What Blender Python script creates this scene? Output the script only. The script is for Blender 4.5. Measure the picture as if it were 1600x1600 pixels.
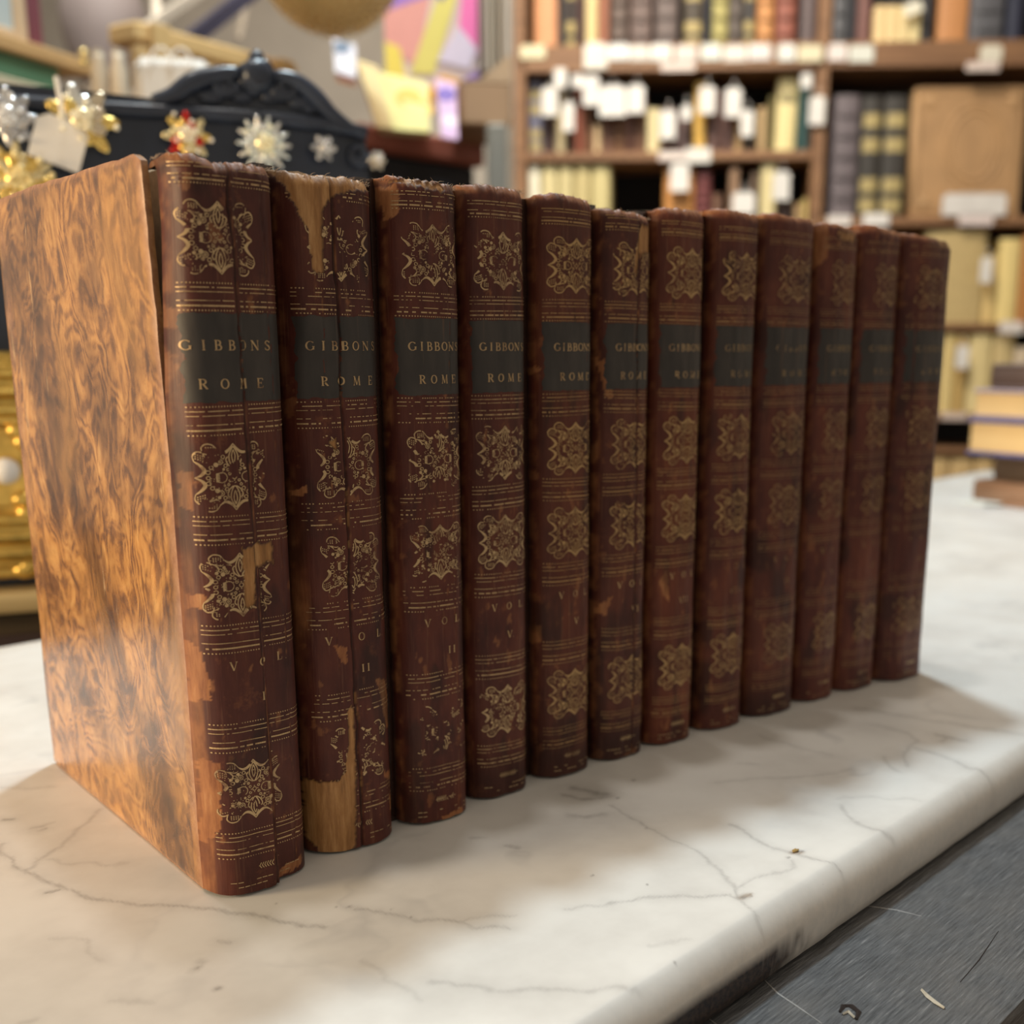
import bpy, bmesh, math, random
import numpy as np
from mathutils import Vector, Matrix
from mathutils.geometry import tessellate_polygon

for o in list(bpy.data.objects): bpy.data.objects.remove(o)
SC = bpy.context.scene
COL = SC.collection
random.seed(7)
RNG = np.random.default_rng(11)

# ------------------------------------------------------------------ camera
F_PX, YAW, PITCH, ROLL = 1825.19, 0.7049, -0.2375, 0.0048
CAM = np.array([-0.127, -0.3284, 0.1642])
PX, PY = 904.86, 985.02
_cy, _sy, _cp, _sp = math.cos(YAW), math.sin(YAW), math.cos(PITCH), math.sin(PITCH)
FWD = np.array([_sy*_cp, _cy*_cp, _sp]); _r = np.array([_cy, -_sy, 0.0]); _u = np.cross(_r, FWD)
RIGHT = math.cos(ROLL)*_r + math.sin(ROLL)*_u
UP = -math.sin(ROLL)*_r + math.cos(ROLL)*_u
cd = bpy.data.cameras.new('camera'); cam = bpy.data.objects.new('camera', cd); COL.objects.link(cam)
M = Matrix(((RIGHT[0], UP[0], -FWD[0], CAM[0]), (RIGHT[1], UP[1], -FWD[1], CAM[1]), (RIGHT[2], UP[2], -FWD[2], CAM[2]), (0, 0, 0, 1)))
cam.matrix_world = M
cd.sensor_width = 36; cd.lens = F_PX/1600*36
cd.shift_x = (800-PX)/1600; cd.shift_y = (PY-800)/1600
cd.clip_start = 0.02; cd.clip_end = 60
cd.dof.use_dof = True; cd.dof.focus_distance = 0.362; cd.dof.aperture_fstop = 9.3
SC.camera = cam

# ------------------------------------------------------------------ light
SC.view_settings.view_transform = 'Standard'; SC.view_settings.look = 'None'
SC.view_settings.gamma = 1.0; SC.view_settings.use_curve_mapping = False
SC.view_settings.exposure = 0.0
w = bpy.data.worlds.new('room_light'); SC.world = w; w.use_nodes = True
w.node_tree.nodes['Background'].inputs[0].default_value = (1.0, 0.86, 0.68, 1)
w.node_tree.nodes['Background'].inputs[1].default_value = 0.43
def lamp(name, loc, target, power, size, color=(1, .93, .83), spread=180):
    d = bpy.data.lights.new(name, 'AREA'); d.shape = 'DISK'; d.size = size; d.energy = power; d.color = color
    d.spread = math.radians(spread)
    o = bpy.data.objects.new(name, d); COL.objects.link(o); o.location = loc
    o.rotation_euler = (Vector(target)-Vector(loc)).to_track_quat('-Z', 'Y').to_euler()
    return o
lamp('ceiling_or_fill_lamp', (.65, .655, 1.94), (.65, .655, 0), 28, .17, (.76, .92, 1))
lamp('ceiling_or_fill_lamp', (.245, .23, 1.94), (.245, .23, 0), 6, .10, (1, .95, .88))
lamp('ceiling_or_fill_lamp', (-.07, .79, 1.94), (-.07, .79, 0), 5, .18, (1, .97, .90))
lamp('table_lamp', (-1.4, .52, .36), (0, .08, .15), 15, .5, (1, .74, .44), 140)
lamp('ceiling_or_fill_lamp', (1.3, 1.4, 2.2), (2.3, 2.2, .3), 23, .6, (1, .90, .76), 100)  # fill added to brighten the bookcase front
lamp('ceiling_or_fill_lamp', (.6, 1.9, 2.2), (.7, 2.4, .3), 9, .6, (1, .93, .84), 90)  # second added fill, for the left of the bookcase

# ------------------------------------------------------------------ helpers
def px_ray(u, v): return FWD + RIGHT*(u-PX)/F_PX - UP*(v-PY)/F_PX
def at_depth(u, v, d): return CAM + px_ray(u, v)*d
def at_axis(u, v, ax, val):
    d = px_ray(u, v); return CAM + d*((val-CAM[ax])/d[ax])
def at_plane(u, v, o, n):
    d = px_ray(u, v); return CAM + d*(np.dot(np.array(o)-CAM, n)/np.dot(d, n))

def link(name, me, mat=None, parent=None, smooth=False):
    o = bpy.data.objects.new(name, me); COL.objects.link(o)
    if mat is not None: me.materials.append(mat)
    if parent is not None: o.parent = parent
    if smooth: me.polygons.foreach_set('use_smooth', [True]*len(me.polygons))
    return o
def raw(name, V, Fs, mat=None, parent=None, smooth=False):
    me = bpy.data.meshes.new(name); me.from_pydata([tuple(map(float, p)) for p in V], [], Fs); me.update()
    return link(name, me, mat, parent, smooth)
def frombm(name, bm, mat=None, parent=None, smooth=False):
    bmesh.ops.recalc_face_normals(bm, faces=bm.faces)
    me = bpy.data.meshes.new(name); bm.to_mesh(me); bm.free()
    return link(name, me, mat, parent, smooth)
def tag(o, label=None, cat=None, group=None, kind=None):
    if label: o['label'] = label
    if cat: o['category'] = cat
    if group: o['group'] = group
    if kind: o['kind'] = kind
    return o
def thing(name, label, cat, loc=(0, 0, 0), rot=0.0, group=None):
    o = bpy.data.objects.new(name, None); COL.objects.link(o); o.location = tuple(map(float, loc))
    o.empty_display_size = .02
    if isinstance(rot, (int, float)): o.rotation_euler = (0, 0, rot)
    else: o.rotation_euler = rot
    return tag(o, label, cat, group)
def add_box(bm, lo, hi, bev=0.0, seg=1, mtx=None):
    r = bmesh.ops.create_cube(bm, size=1)
    vs = r['verts']
    for v in vs:
        v.co = Vector([(lo[i]+hi[i])/2 + v.co[i]*(hi[i]-lo[i]) for i in range(3)])
    if bev > 0:
        es = list({e for v in vs for e in v.link_edges})
        q = bmesh.ops.bevel(bm, geom=es, offset=bev, segments=seg, affect='EDGES', profile=.6)
        vs = list({v for f in q['faces'] for v in f.verts} | {v for v in vs if v.is_valid})
    if mtx is not None:
        bmesh.ops.transform(bm, matrix=mtx, verts=[v for v in vs if v.is_valid])
    return vs
def box(name, lo, hi, mat, parent=None, bev=0.0, seg=1):
    bm = bmesh.new(); add_box(bm, lo, hi, bev, seg); return frombm(name, bm, mat, parent)
def add_tube(bm, pts, rad, n=8, closed=False):
    pts = [Vector(p) for p in pts]; rings = []
    m = len(pts); rad = rad if hasattr(rad, '__len__') else [rad]*m
    ref = Vector((.13, .21, .97))
    for i, p in enumerate(pts):
        a = pts[(i-1) % m] if (i or closed) else p; b = pts[(i+1) % m] if (i < m-1 or closed) else p
        t = (b-a).normalized(); s = t.cross(ref)
        if s.length < 1e-4: s = t.cross(Vector((1, 0, 0)))
        s.normalize(); q = s.cross(t)
        rings.append([bm.verts.new(p + (s*math.cos(k*math.tau/n)+q*math.sin(k*math.tau/n))*rad[i]) for k in range(n)])
    for i in range(m-1 if not closed else m):
        A, B = rings[i], rings[(i+1) % m]
        for k in range(n): bm.faces.new((A[k], A[(k+1) % n], B[(k+1) % n], B[k]))
    if not closed:
        bm.faces.new(rings[0][::-1]); bm.faces.new(rings[-1])
def add_ball(bm, c, r, sub=2, sc=(1, 1, 1), mtx=None):
    q = bmesh.ops.create_icosphere(bm, subdivisions=sub, radius=1)
    for v in q['verts']:
        p = Vector((v.co.x*r*sc[0], v.co.y*r*sc[1], v.co.z*r*sc[2]))
        v.co = (mtx @ p if mtx is not None else p) + Vector(c)
def prism(name, poly, y0, y1, mat, parent=None, bev=0.0):
    """Extrude a polygon given in (x, z) from y0 to y1."""
    bm = bmesh.new()
    vs = [bm.verts.new((p[0], y0, p[1])) for p in poly]
    f = bm.faces.new(vs)
    r = bmesh.ops.extrude_face_region(bm, geom=[f])
    for v in r['geom']:
        if isinstance(v, bmesh.types.BMVert): v.co.y = y1
    if bev: bmesh.ops.bevel(bm, geom=[e for e in bm.edges if abs(e.verts[0].co.y-y0) < 1e-6 and abs(e.verts[1].co.y-y0) < 1e-6], offset=bev, segments=2, affect='EDGES')
    return frombm(name, bm, mat, parent)
def fbm(x, y, seed=0, octs=4):
    """Smooth value noise in 0..1 on arrays."""
    out = np.zeros(np.broadcast(x, y).shape); amp = 1.0; tot = 0
    for k in range(octs):
        t = np.random.default_rng(seed*31+k).random((64, 64))
        xi = np.floor(x).astype(int); yi = np.floor(y).astype(int); fx = x-xi; fy = y-yi
        fx = fx*fx*(3-2*fx); fy = fy*fy*(3-2*fy)
        a = t[xi % 64, yi % 64]; b = t[(xi+1) % 64, yi % 64]; c = t[xi % 64, (yi+1) % 64]; d = t[(xi+1) % 64, (yi+1) % 64]
        out += amp*((a*(1-fx)+b*fx)*(1-fy)+(c*(1-fx)+d*fx)*fy); tot += amp; amp *= .5; x = x*2.03+7.1; y = y*2.03+3.3
    return out/tot
def in_poly(px, py, poly):
    r = np.zeros(px.shape, bool); n = len(poly)
    for i in range(n):
        x1, y1 = poly[i]; x2, y2 = poly[(i+1) % n]
        c = ((y1 > py) != (y2 > py)) & (px < (x2-x1)*(py-y1)/((y2-y1) or 1e-12)+x1)
        r ^= c
    return r

# ------------------------------------------------------------------ materials
class Nt:
    def __init__(s, name):
        s.m = bpy.data.materials.new(name); s.m.use_nodes = True; s.t = s.m.node_tree
        s.b = s.t.nodes['Principled BSDF']; s._p = None
    def new(s, kind, **kw):
        n = s.t.nodes.new(kind)
        for k, v in kw.items(): setattr(n, k, v)
        return n
    def put(s, sock, v):
        if hasattr(v, 'is_output') or isinstance(v, bpy.types.NodeSocket): s.t.links.new(v, sock)
        elif isinstance(v, (tuple, list)) and len(v) == 3 and sock.type == 'RGBA': sock.default_value = (*v, 1)
        else: sock.default_value = v
    def P(s, scale=(1, 1, 1), jitter=False, rot=(0, 0, 0)):
        tc = s.new('ShaderNodeTexCoord').outputs['Object']
        if jitter:
            oi = s.new('ShaderNodeObjectInfo').outputs['Random']
            v = s.new('ShaderNodeVectorMath', operation='ADD'); s.put(v.inputs[0], tc)
            c = s.new('ShaderNodeCombineXYZ'); m = s.math('MULTIPLY', oi, 13.0)
            for k in range(3): s.put(c.inputs[k], m)
            s.put(v.inputs[1], c.outputs[0]); tc = v.outputs[0]
        mp = s.new('ShaderNodeMapping'); s.put(mp.inputs['Vector'], tc); mp.inputs['Scale'].default_value = scale; mp.inputs['Rotation'].default_value = rot
        return mp.outputs[0]
    def noise(s, vec, scale, detail=4, rough=.55, dist=0.0, out='Fac'):
        n = s.new('ShaderNodeTexNoise'); s.put(n.inputs['Vector'], vec); n.inputs['Scale'].default_value = scale
        n.inputs['Detail'].default_value = detail; n.inputs['Roughness'].default_value = rough; n.inputs['Distortion'].default_value = dist
        return n.outputs[out]
    def math(s, op, a, b=None, clamp=False):
        n = s.new('ShaderNodeMath', operation=op); n.use_clamp = clamp; s.put(n.inputs[0], a)
        if b is not None: s.put(n.inputs[1], b)
        return n.outputs[0]
    def ramp(s, fac, stops):
        n = s.new('ShaderNodeValToRGB'); s.put(n.inputs[0], fac); e = n.color_ramp.elements
        while len(e) < len(stops): e.new(.5)
        for q, (p, c) in zip(e, stops):
            q.position = p; q.color = (c, c, c, 1) if isinstance(c, (int, float)) else (*c, 1)
        return n.outputs[0]
    def mix(s, fac, a, b, mode='MIX'):
        n = s.new('ShaderNodeMix', data_type='RGBA', blend_type=mode); n.clamp_factor = True
        s.put(n.inputs[0], fac); s.put(n.inputs[6], a); s.put(n.inputs[7], b)
        return n.outputs[2]
    def attr(s, name): return s.new('ShaderNodeAttribute', attribute_name=name).outputs['Fac']
    def bump(s, h, strength=.3, dist=.0005):
        n = s.new('ShaderNodeBump'); s.put(n.inputs['Height'], h); n.inputs['Strength'].default_value = strength; n.inputs['Distance'].default_value = dist
        s.put(s.b.inputs['Normal'], n.outputs[0])
    def set(s, color=None, rough=None, metal=None, spec=None, coat=None, emit=None):
        if color is not None: s.put(s.b.inputs['Base Color'], color)
        if rough is not None: s.put(s.b.inputs['Roughness'], rough)
        if metal is not None: s.put(s.b.inputs['Metallic'], metal)
        if spec is not None: s.put(s.b.inputs['Specular IOR Level'], spec)
        if coat is not None: s.put(s.b.inputs['Coat Weight'], coat)
        return s.m
def plain(name, c, rough=.6, metal=0.0, var=.18, scale=30):
    n = Nt(name); f = n.noise(n.P(jitter=True), scale, 5)
    d = tuple(x*(1-var) for x in c); l = tuple(min(1, x*(1+var)) for x in c)
    return n.set(n.ramp(f, [(.3, d), (.7, l)]), rough, metal)

def m_spine():
    n = Nt('worn_calf_spine'); P = n.P((1, 1, .22), True); Q = n.P((1, 1, 1), True); R_ = n.P((1, 1, .04), True)
    n1 = n.noise(P, 140, 6, .62); n2 = n.noise(Q, 38, 5, .6); n3 = n.noise(R_, 900, 3)
    f = n.math('ADD', n.math('MULTIPLY', n1, .55), n.math('MULTIPLY', n2, .45))
    c = n.ramp(f, [(.30, (.042, .011, .009)), (.48, (.092, .024, .016)), (.62, (.135, .038, .021)), (.75, (.20, .064, .030))])
    oi = n.new('ShaderNodeObjectInfo').outputs['Color']
    c = n.mix(1.0, c, oi, 'MULTIPLY')
    c = n.mix(n.math('MULTIPLY', n.ramp(n3, [(.60, 0.0), (.72, 1.0)]), .22), c, (.30, .15, .08))
    blot = n.ramp(n.noise(Q, 85, 6, .7), [(.60, 0.0), (.68, 1.0)])
    c = n.mix(n.math('MULTIPLY', blot, .30), c, (.28, .10, .04))
    sc = n.attr('scuff_and_rim')
    c = n.mix(sc, c, n.ramp(n.noise(P, 260, 5, .7), [(.3, (.20, .065, .025)), (.6, (.42, .18, .07)), (.8, (.55, .30, .14))]))
    tn = n.attr('lining')
    c = n.mix(tn, c, n.ramp(n.noise(n.P((1, 1, .12)), 330, 6, .7), [(.28, (.16, .075, .028)), (.5, (.36, .175, .062)), (.72, (.58, .33, .14))]))
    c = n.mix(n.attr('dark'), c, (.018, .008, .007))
    n.set(c, n.ramp(n1, [(.3, .56), (.7, .44)]), spec=.30)
    h = n.math('ADD', n.math('MULTIPLY', n.noise(P, 420, 6, .65), .6), n.math('MULTIPLY', n3, .5))
    n.bump(h, .35, .0006); return n.m
def m_calf():
    n = Nt('tree_calf_board')
    tc = n.P((1, 1, .70), True)
    warp = n.noise(tc, 22, 3, .5, .3, 'Color')
    v = n.new('ShaderNodeVectorMath', operation='MULTIPLY_ADD'); n.put(v.inputs[0], warp); v.inputs[1].default_value = (.05, .05, .03); n.put(v.inputs[2], tc)
    flow = n.noise(v.outputs[0], 17, 3, .5, .4)                           # contour lines of the acid figure
    ln = n.math('MULTIPLY_ADD', n.math('SINE', n.math('MULTIPLY', flow, 150.0)), .5); ln.node.inputs[2].default_value = .5
    mott = n.noise(v.outputs[0], 130, 6, .65, .6)
    big = n.noise(tc, 17, 5, .62, 1.4); mid = n.noise(tc, 75, 5, .65, 1.0)
    fine = n.noise(n.P((1, 1, .30), True), 520, 4, .6, 1.0)
    k = n.math('ADD', n.math('MULTIPLY', mott, .62), n.math('ADD', n.math('MULTIPLY', ln, .10), n.math('MULTIPLY', mid, .34)))
    c = n.ramp(k, [(.36, (.105, .045, .022)), (.47, (.23, .105, .042)), (.56, (.44, .22, .075)), (.68, (.56, .31, .115)), (.80, (.64, .41, .19))])
    d = n.ramp(big, [(.37, (.32, .27, .25)), (.47, (.58, .52, .48)), (.56, (1.0, .97, .90)), (.69, (1.2, 1.12, .96))])
    c = n.mix(1.0, c, d, 'MULTIPLY')
    fl = n.ramp(fine, [(.32, 1.0), (.40, 0.0)])
    c = n.mix(n.math('MULTIPLY', fl, .5), c, (.13, .055, .026))
    gold = n.ramp(n.noise(n.P((1, 1, .6), True), 24, 3), [(.50, 0.0), (.66, 1.0)])
    c = n.mix(n.math('MULTIPLY', gold, .42), c, (.46, .23, .06))
    scr = n.ramp(n.noise(n.P((1, 1, .10), True), 190, 5, .75), [(.64, 0.0), (.69, 1.0)])
    c = n.mix(n.math('MULTIPLY', scr, .6), c, (.72, .50, .28))
    c = n.mix(n.attr('scuff_and_rim'), c, n.ramp(n.noise(tc, 300, 5, .7), [(.3, (.28, .11, .05)), (.7, (.55, .30, .17))]))
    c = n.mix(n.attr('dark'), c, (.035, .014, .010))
    n.set(c, n.ramp(mid, [(.3, .30), (.7, .20)]), spec=1.0, coat=.10); n.b.inputs['Coat Roughness'].default_value = .24
    n.bump(n.math('ADD', n.noise(n.P((1, 1, .4), True), 380, 5, .6), scr), .10, .0004); return n.m
def m_label():
    n = Nt('green_black_label'); f = n.noise(n.P((1, 1, .3), True), 160, 5); v = n.noise(n.P((1, 1, .02), True), 500, 3)
    c = n.ramp(f, [(.3, (.019, .0155, .014)), (.7, (.046, .037, .032))])
    c = n.mix(n.math('MULTIPLY', n.ramp(v, [(.64, 0.0), (.70, 1.0)]), .4), c, (.17, .08, .04))
    n.set(c, .5); n.bump(f, .2, .0003); return n.m
def m_gilt():
    n = Nt('rubbed_gilding'); f = n.noise(n.P((1, 1, 1), True), 420, 5, .7); g = n.noise(n.P((1, 1, .4), True), 75, 3)
    s = n.math('ADD', n.math('MULTIPLY', f, .55), n.math('MULTIPLY', g, .45))
    k = n.ramp(s, [(.36, 0.0), (.50, 1.0)])
    oi = n.new('ShaderNodeObjectInfo').outputs['Color']
    c = n.mix(k, (.16, .075, .035), n.mix(1.0, (.52, .37, .20), oi, 'MULTIPLY'))
    n.set(c, .42, n.math('MULTIPLY', k, .35)); return n.m
def m_marble():
    n = Nt('carrara_marble'); P = n.P()
    w1 = n.noise(P, 9, 4, .6, 0, 'Color')
    v = n.new('ShaderNodeVectorMath', operation='MULTIPLY_ADD'); n.put(v.inputs[0], w1); v.inputs[1].default_value = (.10, .10, .10); n.put(v.inputs[2], P)
    a = n.math('ABSOLUTE', n.math('SUBTRACT', n.noise(v.outputs[0], 9, 4, .5), .5))
    vein = n.math('MULTIPLY', n.ramp(a, [(.0, 1.0), (.028, 0.0)]), n.ramp(n.noise(P, 12, 3), [(.48, 0.0), (.62, 1.0)]))
    base = n.ramp(n.noise(P, 16, 5, .6), [(.30, (.66, .64, .61)), (.55, (.79, .775, .745)), (.75, (.84, .83, .80))])
    c = n.mix(n.math('MULTIPLY', vein, .32), base, (.36, .36, .37))
    sm = n.noise(P, 300, 4, .7)
    vv = n.math('MULTIPLY', n.attr('vein'), n.ramp(sm, [(.25, .45), (.6, 1.0)]), True)
    c = n.mix(vv, c, (.27, .255, .245))
    c = n.mix(n.attr('stain_and_edge_tone'), c, n.ramp(sm, [(.3, (.10, .075, .06)), (.7, (.38, .28, .20))]))
    spk = n.ramp(n.noise(P, 520, 2, .5), [(.775, 0.0), (.80, 1.0)])
    c = n.mix(n.math('MULTIPLY', spk, .55), c, (.25, .20, .16))
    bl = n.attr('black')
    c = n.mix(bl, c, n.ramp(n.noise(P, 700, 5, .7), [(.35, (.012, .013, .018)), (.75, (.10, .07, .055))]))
    n.set(c, n.ramp(n.noise(P, 40, 4), [(.3, .30), (.7, .42)]), spec=.4)
    n.bump(n.noise(P, 900, 3), .05, .0003); return n.m
def m_blackwood():
    n = Nt('black_painted_wood'); P = n.P((.06, 1, 1)); Q = n.P()
    g = n.noise(P, 1300, 5, .7); g2 = n.noise(P, 110, 4, .6)
    c = n.ramp(g, [(.34, (.035, .036, .040)), (.58, (.115, .117, .122)), (.74, (.27, .265, .265))])
    d = n.ramp(n.noise(Q, 30, 5, .65), [(.42, 0.0), (.70, 1.0)])
    c = n.mix(n.math('MULTIPLY', d, .45), c, (.15, .135, .12))
    sp = n.ramp(n.noise(Q, 1300, 3, .6), [(.69, 0.0), (.74, 1.0)])
    c = n.mix(n.math('MULTIPLY', sp, .6), c, (.36, .34, .33))
    n.set(c, n.ramp(g2, [(.3, .38), (.7, .55)]), spec=.5)
    n.bump(n.math('ADD', g, n.math('MULTIPLY', g2, .8)), .6, .0007); return n.m
def m_wood(name, d, l, axis=(1, .06, 1), rough=.5, sc=40):
    n = Nt(name); f = n.noise(n.P(axis, True), sc, 5, .6, .6); 
    n.set(n.ramp(f, [(.3, d), (.7, l)]), rough); n.bump(f, .12, .002); return n.m
def m_objcol(name, rough=.6, var=.25, sc=25, metal=0.0):
    n = Nt(name); f = n.noise(n.P((1, 1, .5), True), sc, 5, .6)
    oi = n.new('ShaderNodeObjectInfo').outputs['Color']
    n.set(n.mix(1.0, oi, n.ramp(f, [(.3, 1-var), (.7, 1.0)]), 'MULTIPLY'), rough, metal); return n.m
MAT = dict(spine=m_spine(), calf=m_calf(), label=m_label(), gilt=m_gilt(), marble=m_marble(), blackwood=m_blackwood(),
    paper=plain('old_page_edges', (.55, .42, .27), .8, scale=400), dark=plain('joint_shade_and_gouge', (.022, .013, .010), .95),  # dark paints the shade inside the joint gaps, and scratches and gouges too
    fray=plain('frayed_leather_fibre', (.46, .33, .22), .9),
    case=m_wood('oak_brown_shelving', (.15, .072, .032), (.27, .14, .065), (.08, 1, 1)),
    shadeblack=plain('interior_shade_black', (.012, .011, .014), .8),  # near-black puts interior shade into the back panel and table body
    shelfbook=m_objcol('shelf_book_leather', .55), pages=plain('shelf_page_block', (.62, .48, .30), .8),
    tagp=plain('white_card', (.86, .83, .79), .7, var=.05), objcol=m_objcol('painted_surface', .6, .12, 18),
    metal=m_objcol('jewellery_metal', .22, .1, 60, .85), enamel=m_objcol('jewellery_enamel', .25, .1, 60),
    ebony=plain('black_lacquered_carving', (.022, .030, .052), .28, var=.3),
    gold=plain('gilt_moulding', (.72, .48, .12), .32, .75, var=.3, scale=90))
# ------------------------------------------------------------------ room shell
AZ0 = math.atan2(FWD[0], FWD[1])
HF = np.array([math.sin(AZ0), math.cos(AZ0), 0]); HR = np.array([math.cos(AZ0), -math.sin(AZ0), 0])
FLOOR_Z = -0.80
plaster = plain('warm_plaster', (.52, .47, .41), .9, scale=3)
floor_mat = m_wood('floor_boards', (.10, .06, .035), (.20, .12, .07), (.2, 1, 1))
tag(raw('floor', [(-3, -3, FLOOR_Z), (7, -3, FLOOR_Z), (7, 7, FLOOR_Z), (-3, 7, FLOOR_Z)], [(0, 1, 2, 3)], floor_mat), kind='structure')
def wall(name, c, along, half, h0, h1):
    c = np.array(c); p, q = c-along*half, c+along*half
    nrm = np.array([-along[1], along[0], 0])*.05
    V = [(*p[:2], h0), (*q[:2], h0), (*q[:2], h1), (*p[:2], h1)]; V += [tuple(np.array(x)+nrm) for x in V]
    tag(raw(name, V, [(0, 1, 2, 3), (4, 7, 6, 5), (0, 4, 5, 1), (3, 2, 6, 7), (0, 3, 7, 4), (1, 5, 6, 2)], plaster), kind='structure')
wall('wall_back', CAM+HF*4.3, HR, 4.5, FLOOR_Z, 2.4)

# ------------------------------------------------------------------ dresser and marble slab
TA = math.radians(8.2); E1 = np.array([math.cos(TA), math.sin(TA)]); N1 = np.array([-math.sin(TA), math.cos(TA)])
def uv_of(x, y): return x*E1[0]+y*E1[1], x*N1[0]+y*N1[1]
def seg_attr(A, X, Y, pts, wid, amp):
    for (ax, ay), (bx, by) in zip(pts[:-1], pts[1:]):
        m = (X > min(ax, bx)-4*wid) & (X < max(ax, bx)+4*wid) & (Y > min(ay, by)-4*wid) & (Y < max(ay, by)+4*wid)
        if not m.any(): continue
        px, py = X[m], Y[m]; dx, dy = bx-ax, by-ay; L = dx*dx+dy*dy+1e-12
        t = np.clip(((px-ax)*dx+(py-ay)*dy)/L, 0, 1); d = np.hypot(px-ax-t*dx, py-ay-t*dy)
        A[m] = np.maximum(A[m], amp*np.exp(-(d/wid)**2))
VEINS = [  # pixel polylines on the slab, (width m, strength, points)
 (.0011, .42, [(0,1320),(24,1348),(60,1368),(104,1388),(144,1400),(188,1410),(240,1416),(320,1420),(392,1430),(465,1445),(512,1450)]),
 (.0013, .30, [(40,1358),(52,1354),(96,1320),(132,1292),(160,1264)]),
 (.0007, .30, [(0,1232),(80,1230)]), (.0008, .22, [(60,1340),(120,1348),(200,1352)]), (.0012, .2, [(80,1466),(130,1467),(150,1500)]),
 (.0009, .34, [(555,1422),(600,1427),(650,1436),(720,1442),(750,1450),(790,1450)]),
 (.0009, .26, [(730,1440),(770,1430),(805,1427)]), (.0008, .26, [(880,1420),(950,1415),(1020,1402),(1100,1397)]),
 (.0012, .30, [(670,1532),(730,1540),(780,1547),(850,1550),(925,1545),(985,1540)]),
 (.0010, .34, [(959,1414),(1006,1404),(1054,1400),(1106,1397),(1144,1397),(1172,1409)]),
 (.0009, .34, [(954,1257),(1011,1293),(1082,1328),(1111,1352),(1149,1385),(1191,1437)]),
 (.0009, .36, [(1144,1290),(1182,1312),(1220,1328),(1267,1342),(1315,1352)]),
 (.0009, .28, [(1153,1385),(1191,1366),(1234,1357),(1240,1345)]),
 (.0013, .34, [(1318,1258),(1334,1285),(1362,1295),(1391,1302)]), (.0010, .22, [(1315,1250),(1362,1245),(1429,1250)]),
 (.0010, .32, [(1359,1132),(1416,1145),(1434,1158),(1407,1180),(1420,1200)]),
 (.0011, .34, [(1337,1106),(1381,1114),(1447,1125),(1512,1134),(1600,1149)]),
 (.0011, .40, [(1429,1169),(1469,1180),(1512,1197),(1543,1206)]), (.0013, .55, [(1464,1149),(1486,1154),(1508,1156)]), (.0010, .4, [(1470,1158),(1483,1153)]),
 (.0010, .26, [(1381,1180),(1394,1200),(1404,1206)]), (.0009, .25, [(1120,1220),(1240,1215),(1330,1205)]),
 (.0022, .50, [(893,1232),(915,1235),(940,1241)]), (.0016, .42, [(885,1244),(905,1246),(953,1244)]), (.0024, .36, [(890,1272),(915,1274),(940,1271)]),
 (.0013, .4, [(795,1322),(815,1326)]), (.0014, .3, [(738,1310),(760,1309)]), (.0012, .26, [(1160,1192),(1190,1195)]),
 (.0010, .60, [(77,1394),(95,1390)]), (.0013, .55, [(0,1281),(14,1279)]), (.0018, .32, [(58,1293),(80,1287)]), (.0010, .5, [(64,1298),(70,1296)]),
 (.0012, .30, [(345,1475),(358,1478)]), (.0016, .28, [(300,1520),(312,1505)]), (.0010, .22, [(170,1565),(245,1562)]), (.0016, .3, [(30,1600),(60,1592)]),
 (.0012, .2, [(560,1500),(620,1540),(660,1560)]), (.0010, .25, [(1180,1148),(1240,1165),(1300,1180)]), (.0011, .2, [(1020,1480),(1075,1470)])]
DOTS = [(546,1417,.0007), (524,1417,.0004), (613,1421,.0004), (643,1433,.0005), (1011,1294,.0007), (990,1219,.0008), (1011,1382,.0004), (926,1368,.0005),
        (1172,1400,.0005), (1054,1502,.0004), (310,1512,.0009), (340,1545,.0010), (1232,1340,.0007), (430,1412,.0003), (965,1247,.0008)]
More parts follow.
